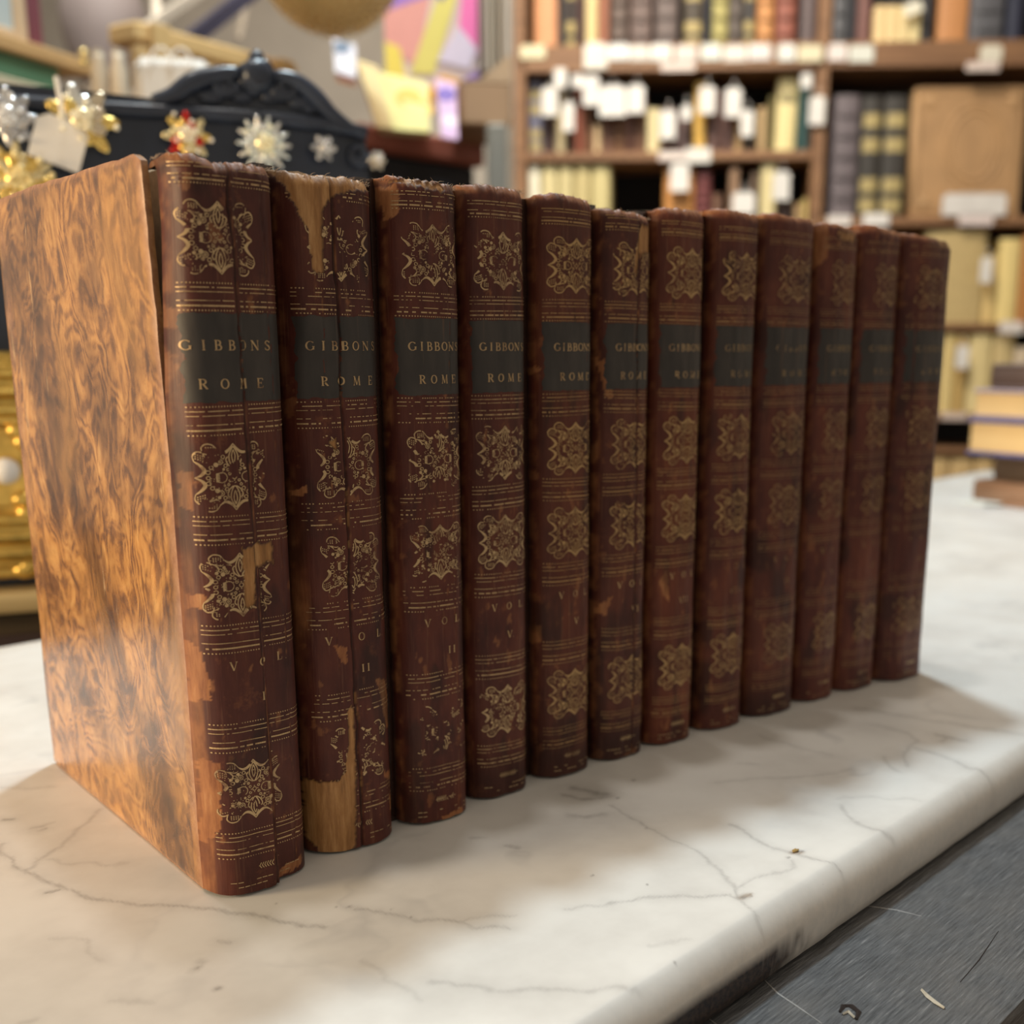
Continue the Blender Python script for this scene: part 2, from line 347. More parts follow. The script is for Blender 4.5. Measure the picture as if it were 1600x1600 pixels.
def build_slab():
    u = np.unique(np.concatenate([np.linspace(-.9, -.13, 12), np.arange(-.13, .46, .0009), np.linspace(.46, 1.43, 20)]))
    vv = np.unique(np.concatenate([np.arange(-.1335, .15, .0009), np.linspace(.15, .3525, 12)]))
    prof = [(-.133, -.021), (-.1388, -.0209), (-.1402, -.0196), (-.1408, -.0165), (-.1410, -.0120), (-.1406, -.0085), (-.1395, -.0055), (-.1378, -.0028), (-.1358, -.0010), (-.1345, -.0002)]
    V = np.concatenate([[p[0] for p in prof], vv, [.3525, .3525]]); Z = np.concatenate([[p[1] for p in prof], 0*vv, [-.004, -.021]])
    nu, nv = len(u), len(V)
    UU, VV = np.meshgrid(u, V, indexing='ij'); ZZ = np.broadcast_to(Z, UU.shape).copy()
    wob = (fbm(UU*60+50, VV*60+50, 4)-.5)*.0007*np.clip((-.13-VV)/.006, 0, 1); VV = VV+wob
    X = UU*E1[0]+VV*N1[0]; Y = UU*E1[1]+VV*N1[1]
    co = np.stack([X, Y, ZZ], -1).reshape(-1, 3)
    idx = np.arange(nu*nv).reshape(nu, nv)
    q = np.stack([idx[:-1, :-1], idx[1:, :-1], idx[1:, 1:], idx[:-1, 1:]], -1).reshape(-1, 4)
    me = bpy.data.meshes.new('marble_slab')
    me.vertices.add(len(co)); me.vertices.foreach_set('co', co.ravel())
    caps = [idx[0, :][::-1].tolist(), idx[-1, :].tolist(), [int(idx[i, 0]) for i in range(nu)][::-1]+[int(idx[i, -1]) for i in range(nu)]]
    nl = q.size; me.loops.add(nl); me.loops.foreach_set('vertex_index', q.ravel())
    me.polygons.add(len(q)); me.polygons.foreach_set('loop_start', np.arange(0, nl, 4)); me.polygons.foreach_set('loop_total', np.full(len(q), 4))
    me.update(calc_edges=True)
    xs, ys = X.ravel(), Y.ravel()
    vein = np.zeros(len(co)); top = fbm(xs*90+9, ys*90+9, 5)
    jx = (fbm(xs*110, ys*110, 6)-.5)*.006; jy = (fbm(xs*110+40, ys*110, 8)-.5)*.006
    for wd, amp, pts in VEINS:
        g = [at_axis(a, b, 2, 0)[:2] for a, b in pts]; seg_attr(vein, xs+jx, ys+jy, g, wd, min(.9, amp*1.4))
        halo = np.zeros(len(co)); seg_attr(halo, xs+jx, ys+jy, g, wd*3.5, amp*.36); vein = np.maximum(vein, halo)
    for a, b, r in DOTS:
        g = at_axis(a, b, 2, 0); seg_attr(vein, xs, ys, [(g[0]-r*.3, g[1]), (g[0]+r*.3, g[1])], r, .95)
    z = ZZ.ravel(); uu = UU.ravel()
    stain_and_edge_tone = np.clip((-.0012-z)/.006, 0, 1)*.22 + np.clip((-.131-VV.ravel())/.004, 0, 1)*.10  # front edge browner downwards and outwards
    for a, b, r in [(1242, 1331, .0012), (1250, 1332, .0010), (1163, 1401, .0013), (1170, 1398, .0008)]:
        g = at_axis(a, b, 2, 0); seg_attr(stain_and_edge_tone, xs, ys, [(g[0]-r, g[1]), (g[0]+r, g[1])], r, .8)
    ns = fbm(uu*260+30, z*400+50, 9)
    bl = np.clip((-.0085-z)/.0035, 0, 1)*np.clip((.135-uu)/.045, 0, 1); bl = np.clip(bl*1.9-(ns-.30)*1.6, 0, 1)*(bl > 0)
    for nm, arr in (('vein', vein), ('stain_and_edge_tone', stain_and_edge_tone), ('black', bl)):
        a = me.attributes.new(nm, 'FLOAT', 'POINT'); a.data.foreach_set('value', arr.astype(np.float32))
    o = link('marble_slab', me, MAT['marble'], smooth=True)
    return tag(o, 'white grey-veined marble slab with rounded edge under the row of twelve leather volumes', 'marble top')
build_slab()
dr = thing('dresser', 'black painted wooden dresser with scratched top carrying the white marble slab', 'dresser', (0, 0, FLOOR_Z), TA)
zt = -.0215-FLOOR_Z
box('top_board', (-.95, -.2015, zt-.028), (1.50, .365, zt), MAT['blackwood'], dr, .003, 2)
box('carcass', (-.92, -.17, .10), (1.47, .35, zt-.028), MAT['blackwood'], dr, .002)
for k in range(3):
    d = box('drawer', (-.88+k*.785, -.186, .42), (-.12+k*.785, -.168, zt-.06), MAT['blackwood'], dr, .004)
    for sx in (.2, .56):
        bm = bmesh.new(); add_ball(bm, (-.88+k*.785+sx, -.20, .55), .016, 2); frombm('knob', bm, MAT['gold'], d)
for lx in (-.90, 1.41):
    for ly in (-.16, .29): box('leg', (lx, ly, 0), (lx+.05, ly+.05, .11), MAT['blackwood'], dr, .004)
def scratch(name, pts, wd, col, z=.0002):
    bm = bmesh.new(); P = [at_axis(a, b, 2, -.0215) for a, b in pts]; L = []
    for i, p in enumerate(P):
        t = P[min(i+1, len(P)-1)]-P[max(i-1, 0)]; t /= np.linalg.norm(t)+1e-9; s = np.array([-t[1], t[0], 0])*wd*(.25+.75*math.sin(math.pi*(i+.3)/(len(P)-.4)))
        lo = []
        for q in (p-s, p+s):
            x, y = uv_of(q[0], q[1]); lo.append(bm.verts.new((x, y, zt+z*.3)))
        x, y = uv_of(p[0], p[1]); lo.insert(1, bm.verts.new((x, y, zt+z))); L.append(lo)
    for A, B in zip(L[:-1], L[1:]):
        for k in range(2): bm.faces.new((A[k], A[k+1], B[k+1], B[k]))
    frombm(name, bm, col, dr)
pale = plain('bare_scratch', (.30, .29, .28), .6, scale=500); chipm = plain('exposed_primer', (.50, .46, .38), .7, scale=300)
scratch('paint_scratch', [(1188, 1525), (1215, 1552), (1245, 1572), (1285, 1600)], .00035, pale)
scratch('paint_scratch', [(1105, 1590), (1125, 1605)], .0003, pale)
scratch('paint_scratch', [(1350, 1415), (1400, 1422), (1440, 1432)], .0004, pale)
scratch('paint_scratch', [(1500, 1535), (1530, 1500), (1560, 1455)], .0002, MAT['dark'])
scratch('paint_chip', [(1440, 1548), (1450, 1558), (1463, 1568), (1476, 1577)], .0009, chipm, .0008)
scratch('gouge', [(1312, 1582), (1318, 1572), (1330, 1572), (1342, 1582), (1338, 1594)], .0010, MAT['dark'], .0006)
scratch('paint_chip', [(1316, 1586), (1326, 1582), (1336, 1592)], .0007, chipm, .0008)
for i, (a, b, r, lab, c) in enumerate([(1403, 1373, .0011, 'reddish leather crumb on the black wood at the foot of the marble edge', (.42, .20, .10)),
                              (1243, 1331, .0010, 'tiny brown crumb lying on the marble near its front edge', (.36, .24, .08))]):
    z = -.0215 if i == 0 else 0.0
    p = at_axis(a, b, 2, z); bm = bmesh.new(); add_ball(bm, (0, 0, r*.5), r, 2, (1.5, .7, .5))
    for v in bm.verts: v.co *= 1+random.uniform(-.18, .18)
    o = frombm('leather_crumb', bm, plain('crumb_%s' % 'ab'[i], c, .9, scale=800)); o.location = tuple(p); o.location.z = z+r*.05; tag(o, lab, 'crumb')

# ------------------------------------------------------------------ the twelve volumes
H0, DEP = .2145, .149
BK = [  # x0, width, y0, bulge, tint, joint/wear strength
 dict(x=.0000, w=.0340, y=.0000, b=.0124, c=(.80, .78, .86)), dict(x=.0381, w=.0325, y=.0060, b=.0098, c=(.84, .78, .84)),
 dict(x=.0750, w=.0277, y=.0070, b=.0088, c=(.88, .80, .84)), dict(x=.1072, w=.0263, y=.0105, b=.0072, c=(.90, .84, .86)),
 dict(x=.1397, w=.0263, y=.0125, b=.0078, c=(1.0, .98, .86)), dict(x=.1702, w=.0258, y=.0130, b=.0075, c=(.86, .88, .90)),
 dict(x=.1995, w=.0262, y=.0135, b=.0075, c=(1.08, .98, .82)), dict(x=.2312, w=.0260, y=.0135, b=.0080, c=(1.0, .96, .94)),
 dict(x=.2612, w=.0320, y=.0135, b=.0085, c=(.96, .95, .97)), dict(x=.2977, w=.0266, y=.0135, b=.0075, c=(.98, .92, .95)),
 dict(x=.3272, w=.0284, y=.0130, b=.0078, c=(1.0, .96, 1.0)), dict(x=.3570, w=.0356, y=.0115, b=.0105, c=(.90, .88, .98))]
HEADS = [[(232,250),(250,243),(275,240),(300,243),(320,250),(338,259),(345,257),(380,257),(410,262),(425,268)],
 [(440,266),(470,272),(500,276),(540,280),(570,286),(585,296)], [(598,283),(615,278),(640,279),(665,284),(690,286),(712,296)],
 [(722,292),(760,290),(800,297),(820,305),(826,314)], [(842,313),(855,304),(885,305),(915,314),(932,322)],
 [(942,328),(960,330),(990,333),(1010,340),(1022,348)], [(1030,333),(1045,326),(1075,330),(1105,338)],
 [(1118,332),(1135,328),(1170,335),(1190,342)], [(1197,338),(1215,334),(1250,342),(1278,350)],
 [(1283,355),(1300,349),(1325,356),(1340,362)], [(1345,357),(1365,352),(1390,360),(1405,364)], [(1412,366),(1430,362),(1455,372),(1485,380)]]
LINING = {  # exposed spine lining, pixel polygons
 0: [[(378,858),(428,845),(433,878),(402,890),(399,946),(383,952)]],
 1: [[(430,262),(500,270),(588,282),(584,300),(545,298),(518,310),(504,330),(505,424),(487,422),(484,362),(466,332),(448,290)],
     [(484,1222),(528,1220),(540,1208),(546,1150),(544,1112),(549,1102),(554,1110),(557,1160),(557,1322),(535,1336),(505,1338),(486,1312)],
     [(515,690),(525,682),(527,702),(519,700)], [(541,900),(546,898),(546,915),(541,912)]],
 2: [[(612,284),(640,288),(690,300),(700,296),(690,287),(640,280)]],
 5: [[(1003,352),(1021,356),(1018,392),(1000,400),(996,430),(990,430),(994,390)]],
 9: [[(1310,360),(1338,366),(1336,378),(1316,376)]],
 11: [[(1466,372),(1486,380),(1486,390),(1470,386)]]}
SCUFF = {
 0: [[(285,740),(300,735),(300,800),(288,790)],[(300,930),(320,930),(318,950),(302,955)],[(318,1190),(340,1190),(345,1290),(325,1330)],[(296,1005),(312,1010),(330,1090),(305,1100)],[(450,1360),(476,1335),(475,1352),(440,1378)]],
 1: [[(522,1010),(543,1012),(545,1040),(535,1038)],[(462,765),(480,760),(482,772),(464,775)],[(588,1060),(600,1060),(612,1130),(604,1140)],[(599,1205),(610,1200),(610,1216),(600,1215)],[(607,1240),(616,1240),(618,1270),(610,1265)],[(505,1330),(545,1322),(548,1335),(500,1342)]],
 2: [[(606,290),(620,286),(624,330),(612,345)],[(690,1274),(724,1262),(722,1272),(692,1284)]],
 4: [[(838,975),(852,980),(852,1005),(840,1008)],[(838,580),(848,570),(852,576),(843,590)]],
 5: [[(940,960),(950,935),(958,930),(948,962)],[(975,1180),(994,1168),(992,1180),(978,1188)],[(952,560),(958,620),(950,620),(946,560)]],
 6: [[(1030,910),(1042,890),(1045,940),(1036,930)],[(1012,780),(1024,770),(1026,860),(1014,870)]],
 9: [[(1284,360),(1298,352),(1296,400),(1284,430)]],
 10: [[(1345,362),(1360,355),(1356,372),(1346,380)]]}
CRACKS = {0: [(.50, .58, .016, .0012), (.80, .84, .006, .0004)], 1: [(.46, .50, .016, .0013), (.30, .33, .006, .0004)], 2: [(.72, .74, .006, .0003)], 5: [(.60, .62, .014, .0010)], 4: [(.80, .82, .006, .0004)], 11: [(.16, .17, .01, .0006)]}

def half_bulge(i, s, z):
    B = BK[i]; b = B['b']*np.ones(np.broadcast(s, z).shape)
    if i == 0:  # the right third of the first spine has broken away and sits further back
        k = np.clip((s-.51-.07*(1-z/H0))/.05, 0, 1); b = b-(.0010+.0030*(1-z/H0))*k
    return b
def spine_y(i, s, z):
    B = BK[i]; q = np.abs(2*s-1)
    y = B['y']-half_bulge(i, s, z)*(1-q**(5.0 if i == 0 else 3.6))**.8
    y = y + (fbm(s*5+i*3.1, z*45+i, 40+i, 3)-.5)*.0009
    for st, sb, wd, dp in CRACKS.get(i, []):
        sc = st+(sb-st)*(1-z/H0)+(fbm(z*90+i, z*0+1, 60+i, 3)-.5)*.05
        y = y+dp*np.exp(-((s-sc)/wd)**2)
    return y
def crack_s(i, z):
    return [(st+(sb-st)*(1-z/H0)+(float(fbm(np.array([z*90+i]), np.array([1.0]), 60+i, 3)[0])-.5)*.05, wd) for st, sb, wd, dp in CRACKS.get(i, [])]
def px2sz(i, u, v):
    B = BK[i]; y = B['y']-B['b']*.8
    for _ in range(5):
        p = at_axis(u, v, 1, y); s = min(1.0, max(0.0, (p[0]-B['x'])/B['w'])); y = B['y']-B['b']*(1-abs(2*s-1)**3.6)**.8
    return (p[0]-B['x'])/B['w'], p[2]
def on_spine(i, s, z, off):
    """Points just off the spine surface, in the book's own coordinates."""
    s = np.asarray(s, float); z = np.asarray(z, float); B = BK[i]; e = .004
    y = spine_y(i, s, z); dy = (spine_y(i, np.clip(s+e, 0, 1), z)-spine_y(i, np.clip(s-e, 0, 1), z))/(np.clip(s+e, 0, 1)-np.clip(s-e, 0, 1))/B['w']
    nx, ny = dy, -np.ones_like(dy); L = np.hypot(nx, ny)
    return np.stack([s*B['w']+nx/L*off, y-B['y']+ny/L*off, z], -1)

def build_spine(i, root):
    B = BK[i]; near = i < 4; nc, nr = (84, 420) if i < 3 else (60, 260) if i < 7 else (40, 140)
    hp = sorted(px2sz(i, u, v) for u, v in HEADS[i]); hs = [p[0] for p in hp]; hz = [min(p[1], .2185) for p in hp]
    s = np.linspace(0, 1, nc); ztop = np.interp(s, hs, hz)
    ztop = ztop+(fbm(s*14+i*5, s*0+2, 70+i, 4)-.5)*(.0012 if i < 7 else .0008)+(fbm(s*37+i*5, s*0+6, 71+i, 3)-.5)*.0010
    t = np.linspace(0, 1, nr)
    S, T = np.meshgrid(s, t, indexing='ij'); zbot = .0006+(fbm(s*9+i, s*0+3, 90+i, 3))*.0008
    Zt = zbot[:, None]+(ztop-zbot)[:, None]*T
    Y = spine_y(i, S, Zt)-B['y']; X = S*B['w']
    lin = np.zeros(S.shape); scf = np.zeros(S.shape); drk = np.zeros(S.shape)
    js = S+(fbm(S*22, Zt*700, 7+i, 3)-.5)*.035; jz = Zt+(fbm(S*22+9, Zt*700+9, 17+i, 3)-.5)*.0025
    for poly in LINING.get(i, []): lin[in_poly(js, jz, [px2sz(i, a, b) for a, b in poly])] = 1
    for poly in SCUFF.get(i, []): scf[in_poly(js, jz, [px2sz(i, a, b) for a, b in poly])] = .85
    # leather rubbed at joints and head; backlit head rim painted in; some tails darker
    en = fbm(S*5+i*2, Zt*70+i*9, 30+i, 4)
    joint = np.clip((.055-S)/.04, 0, 1)*np.clip(fbm(S*30+i, Zt*260+i*9, 31+i, 4)*4.2-2.1+en*.6, 0, 1)*(.35 if i == 0 else .6 if i in (2, 5) else .4)
    if i == 0: joint = np.maximum(joint, np.clip((.06-S+.04*(en-.5))/.012, 0, 1)*np.clip((.115-Zt)/.03, 0, 1)*np.clip(.1+fbm(S*40, Zt*260, 99, 4)*1.3, 0, 1)*.62)
    if i == 1: joint = np.maximum(joint, np.clip((.11-S)/.04, 0, 1)*np.clip(1-abs(Zt-.085)/.03, 0, 1)*np.clip(en*3-1, 0, 1))
    scf = np.maximum(scf, joint); scf = np.maximum(scf, np.clip((S-.965)/.03, 0, 1)*np.clip(en*2.2-.7, 0, 1)*.6)
    hd = np.clip((Zt-(ztop[:, None]-.0022*(.4+en)))/.0012, 0, 1); scf = np.maximum(scf, hd*.55)  # paler head: worn edge plus a painted backlight rim
    scf = np.maximum(scf, np.clip((fbm(S*9+i*1.7, Zt*150+i*3.3, 130+i, 5)-.735)/.04, 0, 1)*.4)
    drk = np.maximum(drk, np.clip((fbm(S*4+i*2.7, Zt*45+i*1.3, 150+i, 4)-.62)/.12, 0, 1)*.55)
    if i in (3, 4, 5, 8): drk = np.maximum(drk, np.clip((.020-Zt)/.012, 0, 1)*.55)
    for st, sb, wd, dp in CRACKS.get(i, []):
        sc = st+(sb-st)*(1-Zt/H0)+(fbm(Zt*90+i, Zt*0+1, 60+i, 3)-.5)*.05; d = (S-sc)/wd
        fl = np.clip(fbm(S*30, Zt*300, 33+i, 3)*3-1.35, 0, 1)
        if dp > .0007: drk = np.maximum(drk, np.exp(-(d*2.2)**2)*.9); scf = np.maximum(scf, np.exp(-((d-.9)*2.4)**2)*fl*.9); lin = np.maximum(lin, (np.exp(-((d-.6)*2.2)**2)*fl > .55)*(.8 if i == 1 else 0))
        else: scf = np.maximum(scf, np.exp(-(d*2.4)**2)*fl*.8)
    edge = np.abs(np.gradient(lin)[0])+np.abs(np.gradient(lin)[1]); drk = np.maximum(drk, np.clip(edge, 0, 1)*.55)
    Y = Y+.0005*lin
    Y = Y+.0017*np.clip((Zt-(ztop[:, None]-.0032))/.0032, 0, 1)**2
    if i == 0: X = X+.0026*np.clip((Zt-.150)/.045, 0, 1)*(1-S)**9      # the leather has sprung off the split joint
    # wrap the leather over the head and round into both joints
    rows = [(X, Y, Zt)]; A = [lin, scf, drk]
    for dy, dz in ((.0006, .0006), (.0016, .0008), (.0030, .0003), (.0042, -.0010)):
        X = np.concatenate([X, X[:, nr-1:nr]], 1); Y = np.concatenate([Y, Y[:, nr-1:nr]+dy], 1); Zt = np.concatenate([Zt, Zt[:, nr-1:nr]+dz], 1)
        A = [np.concatenate([a, a[:, nr-1:nr]], 1) for a in A]
    A[1][:, nr-1:] = np.maximum(A[1][:, nr-1:], .7)  # rim lightened for the backlight as well as for fraying
    def side(dx, dy, k):
        return X[[k]]+dx, np.maximum(Y[[k]], 0)+dy, Zt[[k]]
    l1, l2 = (side(.0003, .0020, 0), side(.0012, .0045, 0)) if i else (side(.0012, .0008, 0), side(.0030, .0012, 0)); r1, r2 = side(-.0003, .0020, -1), side(-.0012, .0045, -1)
    X = np.concatenate([l2[0], l1[0], X, r1[0], r2[0]]); Y = np.concatenate([l2[1], l1[1], Y, r1[1], r2[1]]); Zt = np.concatenate([l2[2], l1[2], Zt, r1[2], r2[2]])
    A = [np.concatenate([a[:1], a[:1], a, a[-1:], a[-1:]]) for a in A]
    if i == 0: A[2][:2] = 1.0; A[1][:2] = 0  # split joint's inner edge painted near-black for the shade in the gap
    co = np.stack([X, Y, Zt], -1); n0, n1 = X.shape; idx = np.arange(n0*n1).reshape(n0, n1)
    q = np.stack([idx[:-1, :-1], idx[1:, :-1], idx[1:, 1:], idx[:-1, 1:]], -1).reshape(-1, 4)
    me = bpy.data.meshes.new('spine'); me.vertices.add(n0*n1); me.vertices.foreach_set('co', co.ravel())
    me.loops.add(q.size); me.loops.foreach_set('vertex_index', q.ravel()); me.polygons.add(len(q))
    me.polygons.foreach_set('loop_start', np.arange(0, q.size, 4)); me.polygons.foreach_set('loop_total', np.full(len(q), 4)); me.update(calc_edges=True)
    for nm, a in zip(('lining', 'scuff_and_rim', 'dark'), A):
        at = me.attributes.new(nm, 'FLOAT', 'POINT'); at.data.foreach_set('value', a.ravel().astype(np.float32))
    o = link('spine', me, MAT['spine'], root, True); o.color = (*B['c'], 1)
    LINMAP[i] = (s, t, ztop, lin[:, :nr], zbot)
    return o, s, ztop
LINMAP = {}
def gone(i, s, z, ck=1.0):
    """True where the leather that carried gilding is missing or cracked."""
    ss, tt, ztop, lin, zb = LINMAP[i]; a = min(len(ss)-1, max(0, int(round(s*(len(ss)-1)))))
    if z > ztop[a]-.0012: return True
    b = min(len(tt)-1, max(0, int(round((z-zb[a])/(ztop[a]-zb[a])*(len(tt)-1)))))
    if lin[a, b] > .3: return True
    return any(abs(s-c) < ck*w*(1.9 if w > .008 else .7) for c, w in crack_s(i, z))

class Gilt:
    """Collects thin gilt strokes mapped on to a curved spine, one mesh."""
    def __init__(g, i): g.i = i; g.ox = 0.0; g.ck = 1.0; g.V = []; g.F = []; g.seen = True
    def stroke(g, pts, wd, closed=False, keep=1.0):
        """pts in metres (x from the spine's centre, z up); wd metres, scalar or per point."""
        B = BK[g.i]; p = np.array(pts, float)+np.array([g.ox, 0]); n = len(p); wd = np.broadcast_to(np.asarray(wd, float), (n,))
        t = np.gradient(p, axis=0) if not closed else np.roll(p, -1, 0)-np.roll(p, 1, 0)
        t /= np.linalg.norm(t, axis=1)[:, None]+1e-12; nn = np.stack([-t[:, 1], t[:, 0]], 1)*wd[:, None]/2
        b0 = len(g.V); g.V += [tuple(x) for x in p-nn] + [tuple(x) for x in p+nn]
        for k in range(n if closed else n-1):
            k2 = (k+1) % n; m = (p[k]+p[k2])/2
            if g.ok(m[0], m[1], keep): g.F.append((b0+k, b0+k2, b0+n+k2, b0+n+k))
    def dot(g, x, z, r, n=6, keep=1.0):
        x += g.ox
        if not g.ok(x, z, keep): return
        b0 = len(g.V); g.V += [(x+r*math.cos(a*math.tau/n), z+r*math.sin(a*math.tau/n)) for a in range(n)]; g.F.append(tuple(range(b0, b0+n)))
    def ok(g, x, z, keep):
        B = BK[g.i]; s = .5+x/B['w']
        if not .02 < s < .985 or gone(g.i, s, z, g.ck): return False
        if keep >= 1: return True
        h = float(fbm(np.array([x*420+g.i*7.7]), np.array([z*420+g.i*1.3]), 200+g.i, 3)[0])
        return h < .30+.42*keep
    def build(g, name, parent, off=.00016, mat='gilt', col=(1, 1, 1)):
        if not g.F: return None
        P = np.array(g.V); o3 = on_spine(g.i, .5+P[:, 0]/BK[g.i]['w'], P[:, 1], off)
        o = raw(name, o3, g.F, MAT[mat], parent); o.color = (*col, 1)
        me = o.data; bm = bmesh.new(); bm.from_mesh(me); bmesh.ops.delete(bm, geom=[v for v in bm.verts if not v.link_faces], context='VERTS'); bm.to_mesh(me); bm.free()
        return o
def arc(cx, cz, rx, rz, a0, a1, n=14):
    return [(cx+rx*math.cos(math.radians(a0+(a1-a0)*k/(n-1))), cz+rz*math.sin(math.radians(a0+(a1-a0)*k/(n-1)))) for k in range(n)]
def spl(ctrl, n=16):
    """Catmull-Rom through control points."""
    c = [ctrl[0]]+list(ctrl)+[ctrl[-1]]; out = []
    for k in range(1, len(c)-2):
        for q in range(n if k < len(c)-3 else n+1):
            t = q/n; p0, p1, p2, p3 = (np.array(c[k+d-1], float) for d in range(4))
            out.append(tuple(.5*((2*p1)+(p2-p0)*t+(2*p0-5*p1+4*p2-p3)*t*t+(3*p1-p0-3*p2+p3)*t**3)))
    return out
def ornament(i, cz, root, keep, hx, hz=.0097, seed=0):
    g = Gilt(i); g.ox = XO[i]; R = random.Random(seed); W = .00038
    def st(p, w0, closed=False):
        n = len(p); wd = w0 if not isinstance(w0, tuple) else [w0[0]+(w0[1]-w0[0])*math.sin(math.pi*k/(n-1)) for k in range(n)]
        for sx in (1, -1):
            for sz in (1, -1):
                g.stroke([(sx*x*hx, cz+sz*z*hz) for x, z in p], wd, closed, keep)
    # outline: crescents that meet in cusps at the middle of each side, double lobes at the corners
    st(spl([(.98, .48), (.86, .36), (.78, .22), (.84, .09), (.98, .0)], 5), (W*.5, W*2.4))
    st(spl([(.44, .80), (.32, .72), (.20, .74), (.09, .84), (.0, .98)], 5), (W*.5, W*2.2))
    st(spl([(.98, .48), (1.0, .64), (.92, .76), (.80, .72), (.76, .60)], 5), (W*.5, W*1.0))
    st(spl([(.44, .80), (.56, .95), (.72, .98), (.82, .88), (.80, .74)], 5), (W*.5, W*1.0))
    st(spl([(.80, .72), (.68, .66), (.60, .54), (.66, .44)], 4), (W*.3, W*1.1))      # comma leaves inside the lobes
    st(spl([(.70, .70), (.56, .64), (.48, .66)], 4), (W*.3, W*.9))
    def ring(x, z, r):
        for sx in ((1, -1) if x else (1,)):
            for sz in ((1, -1) if z else (1,)):
                g.stroke([(sx*x*hx+r*hx*math.cos(a*math.tau/9), cz+sz*z*hz+r*hz*math.sin(a*math.tau/9)) for a in range(9)], W*.62, True, keep)
    for x, z, r in ((.70, .16, .055), (.70, .0, .05), (.62, .30, .05), (.40, .46, .08), (.40, .46, .03), (.24, .34, .05), (.56, .50, .05), (.0, .0, .06), (.13, .10, .035), (.30, .60, .05), (.18, .22, .035)): ring(x, z, r)
    def fan(x, z, r):
        for sx in (1, -1):
            for sz in (1, -1): g.dot(sx*x*hx, cz+sz*z*hz, r*hx, 7, keep)
    for x, z, r in ((.50, .38, .065), (.46, .58, .05), (.66, .42, .05), (.30, .24, .04)): fan(x, z, r)
    # upright palmettes above and below the centre, shells left and right of it
    for sz in (1, -1):
        g.stroke([(x*hx, cz+sz*z*hz) for x, z in spl([(0, .90), (.12, .66), (.11, .44), (0, .26), (-.11, .44), (-.12, .66), (0, .90)], 4)], W*.9, False, keep)
        g.stroke([(x*hx, cz+sz*z*hz) for x, z in spl([(0, .80), (.05, .62), (0, .40), (-.05, .62), (0, .80)], 3)], W*.8, False, keep)
        for sx in (1, -1): g.stroke([(sx*x*hx, cz+sz*z*hz) for x, z in spl([(.04, .26), (.16, .36), (.22, .52), (.16, .60)], 4)], W*.9, False, keep)
    for sx in (1, -1):
        for k in range(5): g.stroke([(sx*(.36+.16*math.cos(a))*hx, cz+(-.10+.05*k)*hz+.03*hz*math.sin(a)) for a in (-1.2, -.4, .4, 1.2)], W*.7, False, keep)
        g.stroke([(sx*.36*hx+.15*hx*math.cos(a*math.tau/12), cz+.15*hz*math.sin(a*math.tau/12)) for a in range(12)], W*.6, True, keep)
    for k in range(4): g.dot(.1*hx*math.cos(k*math.pi/2), cz+.1*hz*math.sin(k*math.pi/2), W*.55, 5, keep)
    n = 105 if i < 7 else 70
    for _ in range(n):                                                 # stippled ground
        x, z = R.uniform(0, .86), R.uniform(0, .84)
        if x > .70 and z < .42 and x > .70+.0*z: continue
        if z > .70 and x < .42: continue
        for sx in (1, -1):
            sz = R.choice((1, -1)); g.dot(sx*x*hx, cz+sz*z*hz, W*R.uniform(.32, .46), 5, keep)
    for k in range(4):                                                 # dotted lobes
        for m in range(3):
            for sx in (1, -1):
                for sz in (1, -1):
                    g.dot(sx*(.80+.05*k)*hx, cz+sz*(.50+.065*m+.02*k)*hz, W*.5, 5, keep); g.dot(sx*(.54+.06*k)*hx, cz+sz*(.78+.05*m)*hz, W*.5, 5, keep)
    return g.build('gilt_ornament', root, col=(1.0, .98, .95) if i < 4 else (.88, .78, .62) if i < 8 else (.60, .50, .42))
def rule_band(i, zt, zb, root, keep, head=False):
    g = Gilt(i); B = BK[i]; h = zt-zb; R = random.Random(i*100+int(zt*1e4)); tilt = R.uniform(-.0004, .0004)
    def Z(x, f): return zt-f*h+tilt*x/B['w']*2
    xs = np.linspace(-B['w']*.43, B['w']*.46, 46)
    for f, wd in ((.16, .00028), (.32, .00022), (.64, .00024), (.83, .00046)):
        cut = {R.randrange(46) for _ in range(7 if keep < .8 else 4)}
        for a in range(45):
            if a in cut or R.random() > .80+.20*keep: continue
            g.stroke([(xs[a], Z(xs[a], f)), (xs[a+1]-.00004, Z(xs[a+1], f))], wd, False, min(1, keep+.18))
    for f in ((1.0,) if head else (0.0, 1.0)):
        x = -B['w']*.42
        while x < B['w']*.45: 
            if R.random() < .75+.25*keep: g.dot(x, Z(x, f), .00023, 5, min(1, keep+.18))
            x += .00082
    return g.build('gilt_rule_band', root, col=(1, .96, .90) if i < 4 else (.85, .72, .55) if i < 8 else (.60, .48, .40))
def sprig(i, cz, root, keep):
    g = Gilt(i)
    for k in range(9):
        x = -.0035+k*.0008
        g.stroke([(x, cz), (x+.0006, cz+.0009)], .00026, False, keep); g.stroke([(x, cz), (x+.0006, cz-.0009)], .00026, False, keep)
    g.stroke([(-.0038, cz), (.0045, cz)], .00026, False, keep)
    return g.build('gilt_leaf_sprig', root)
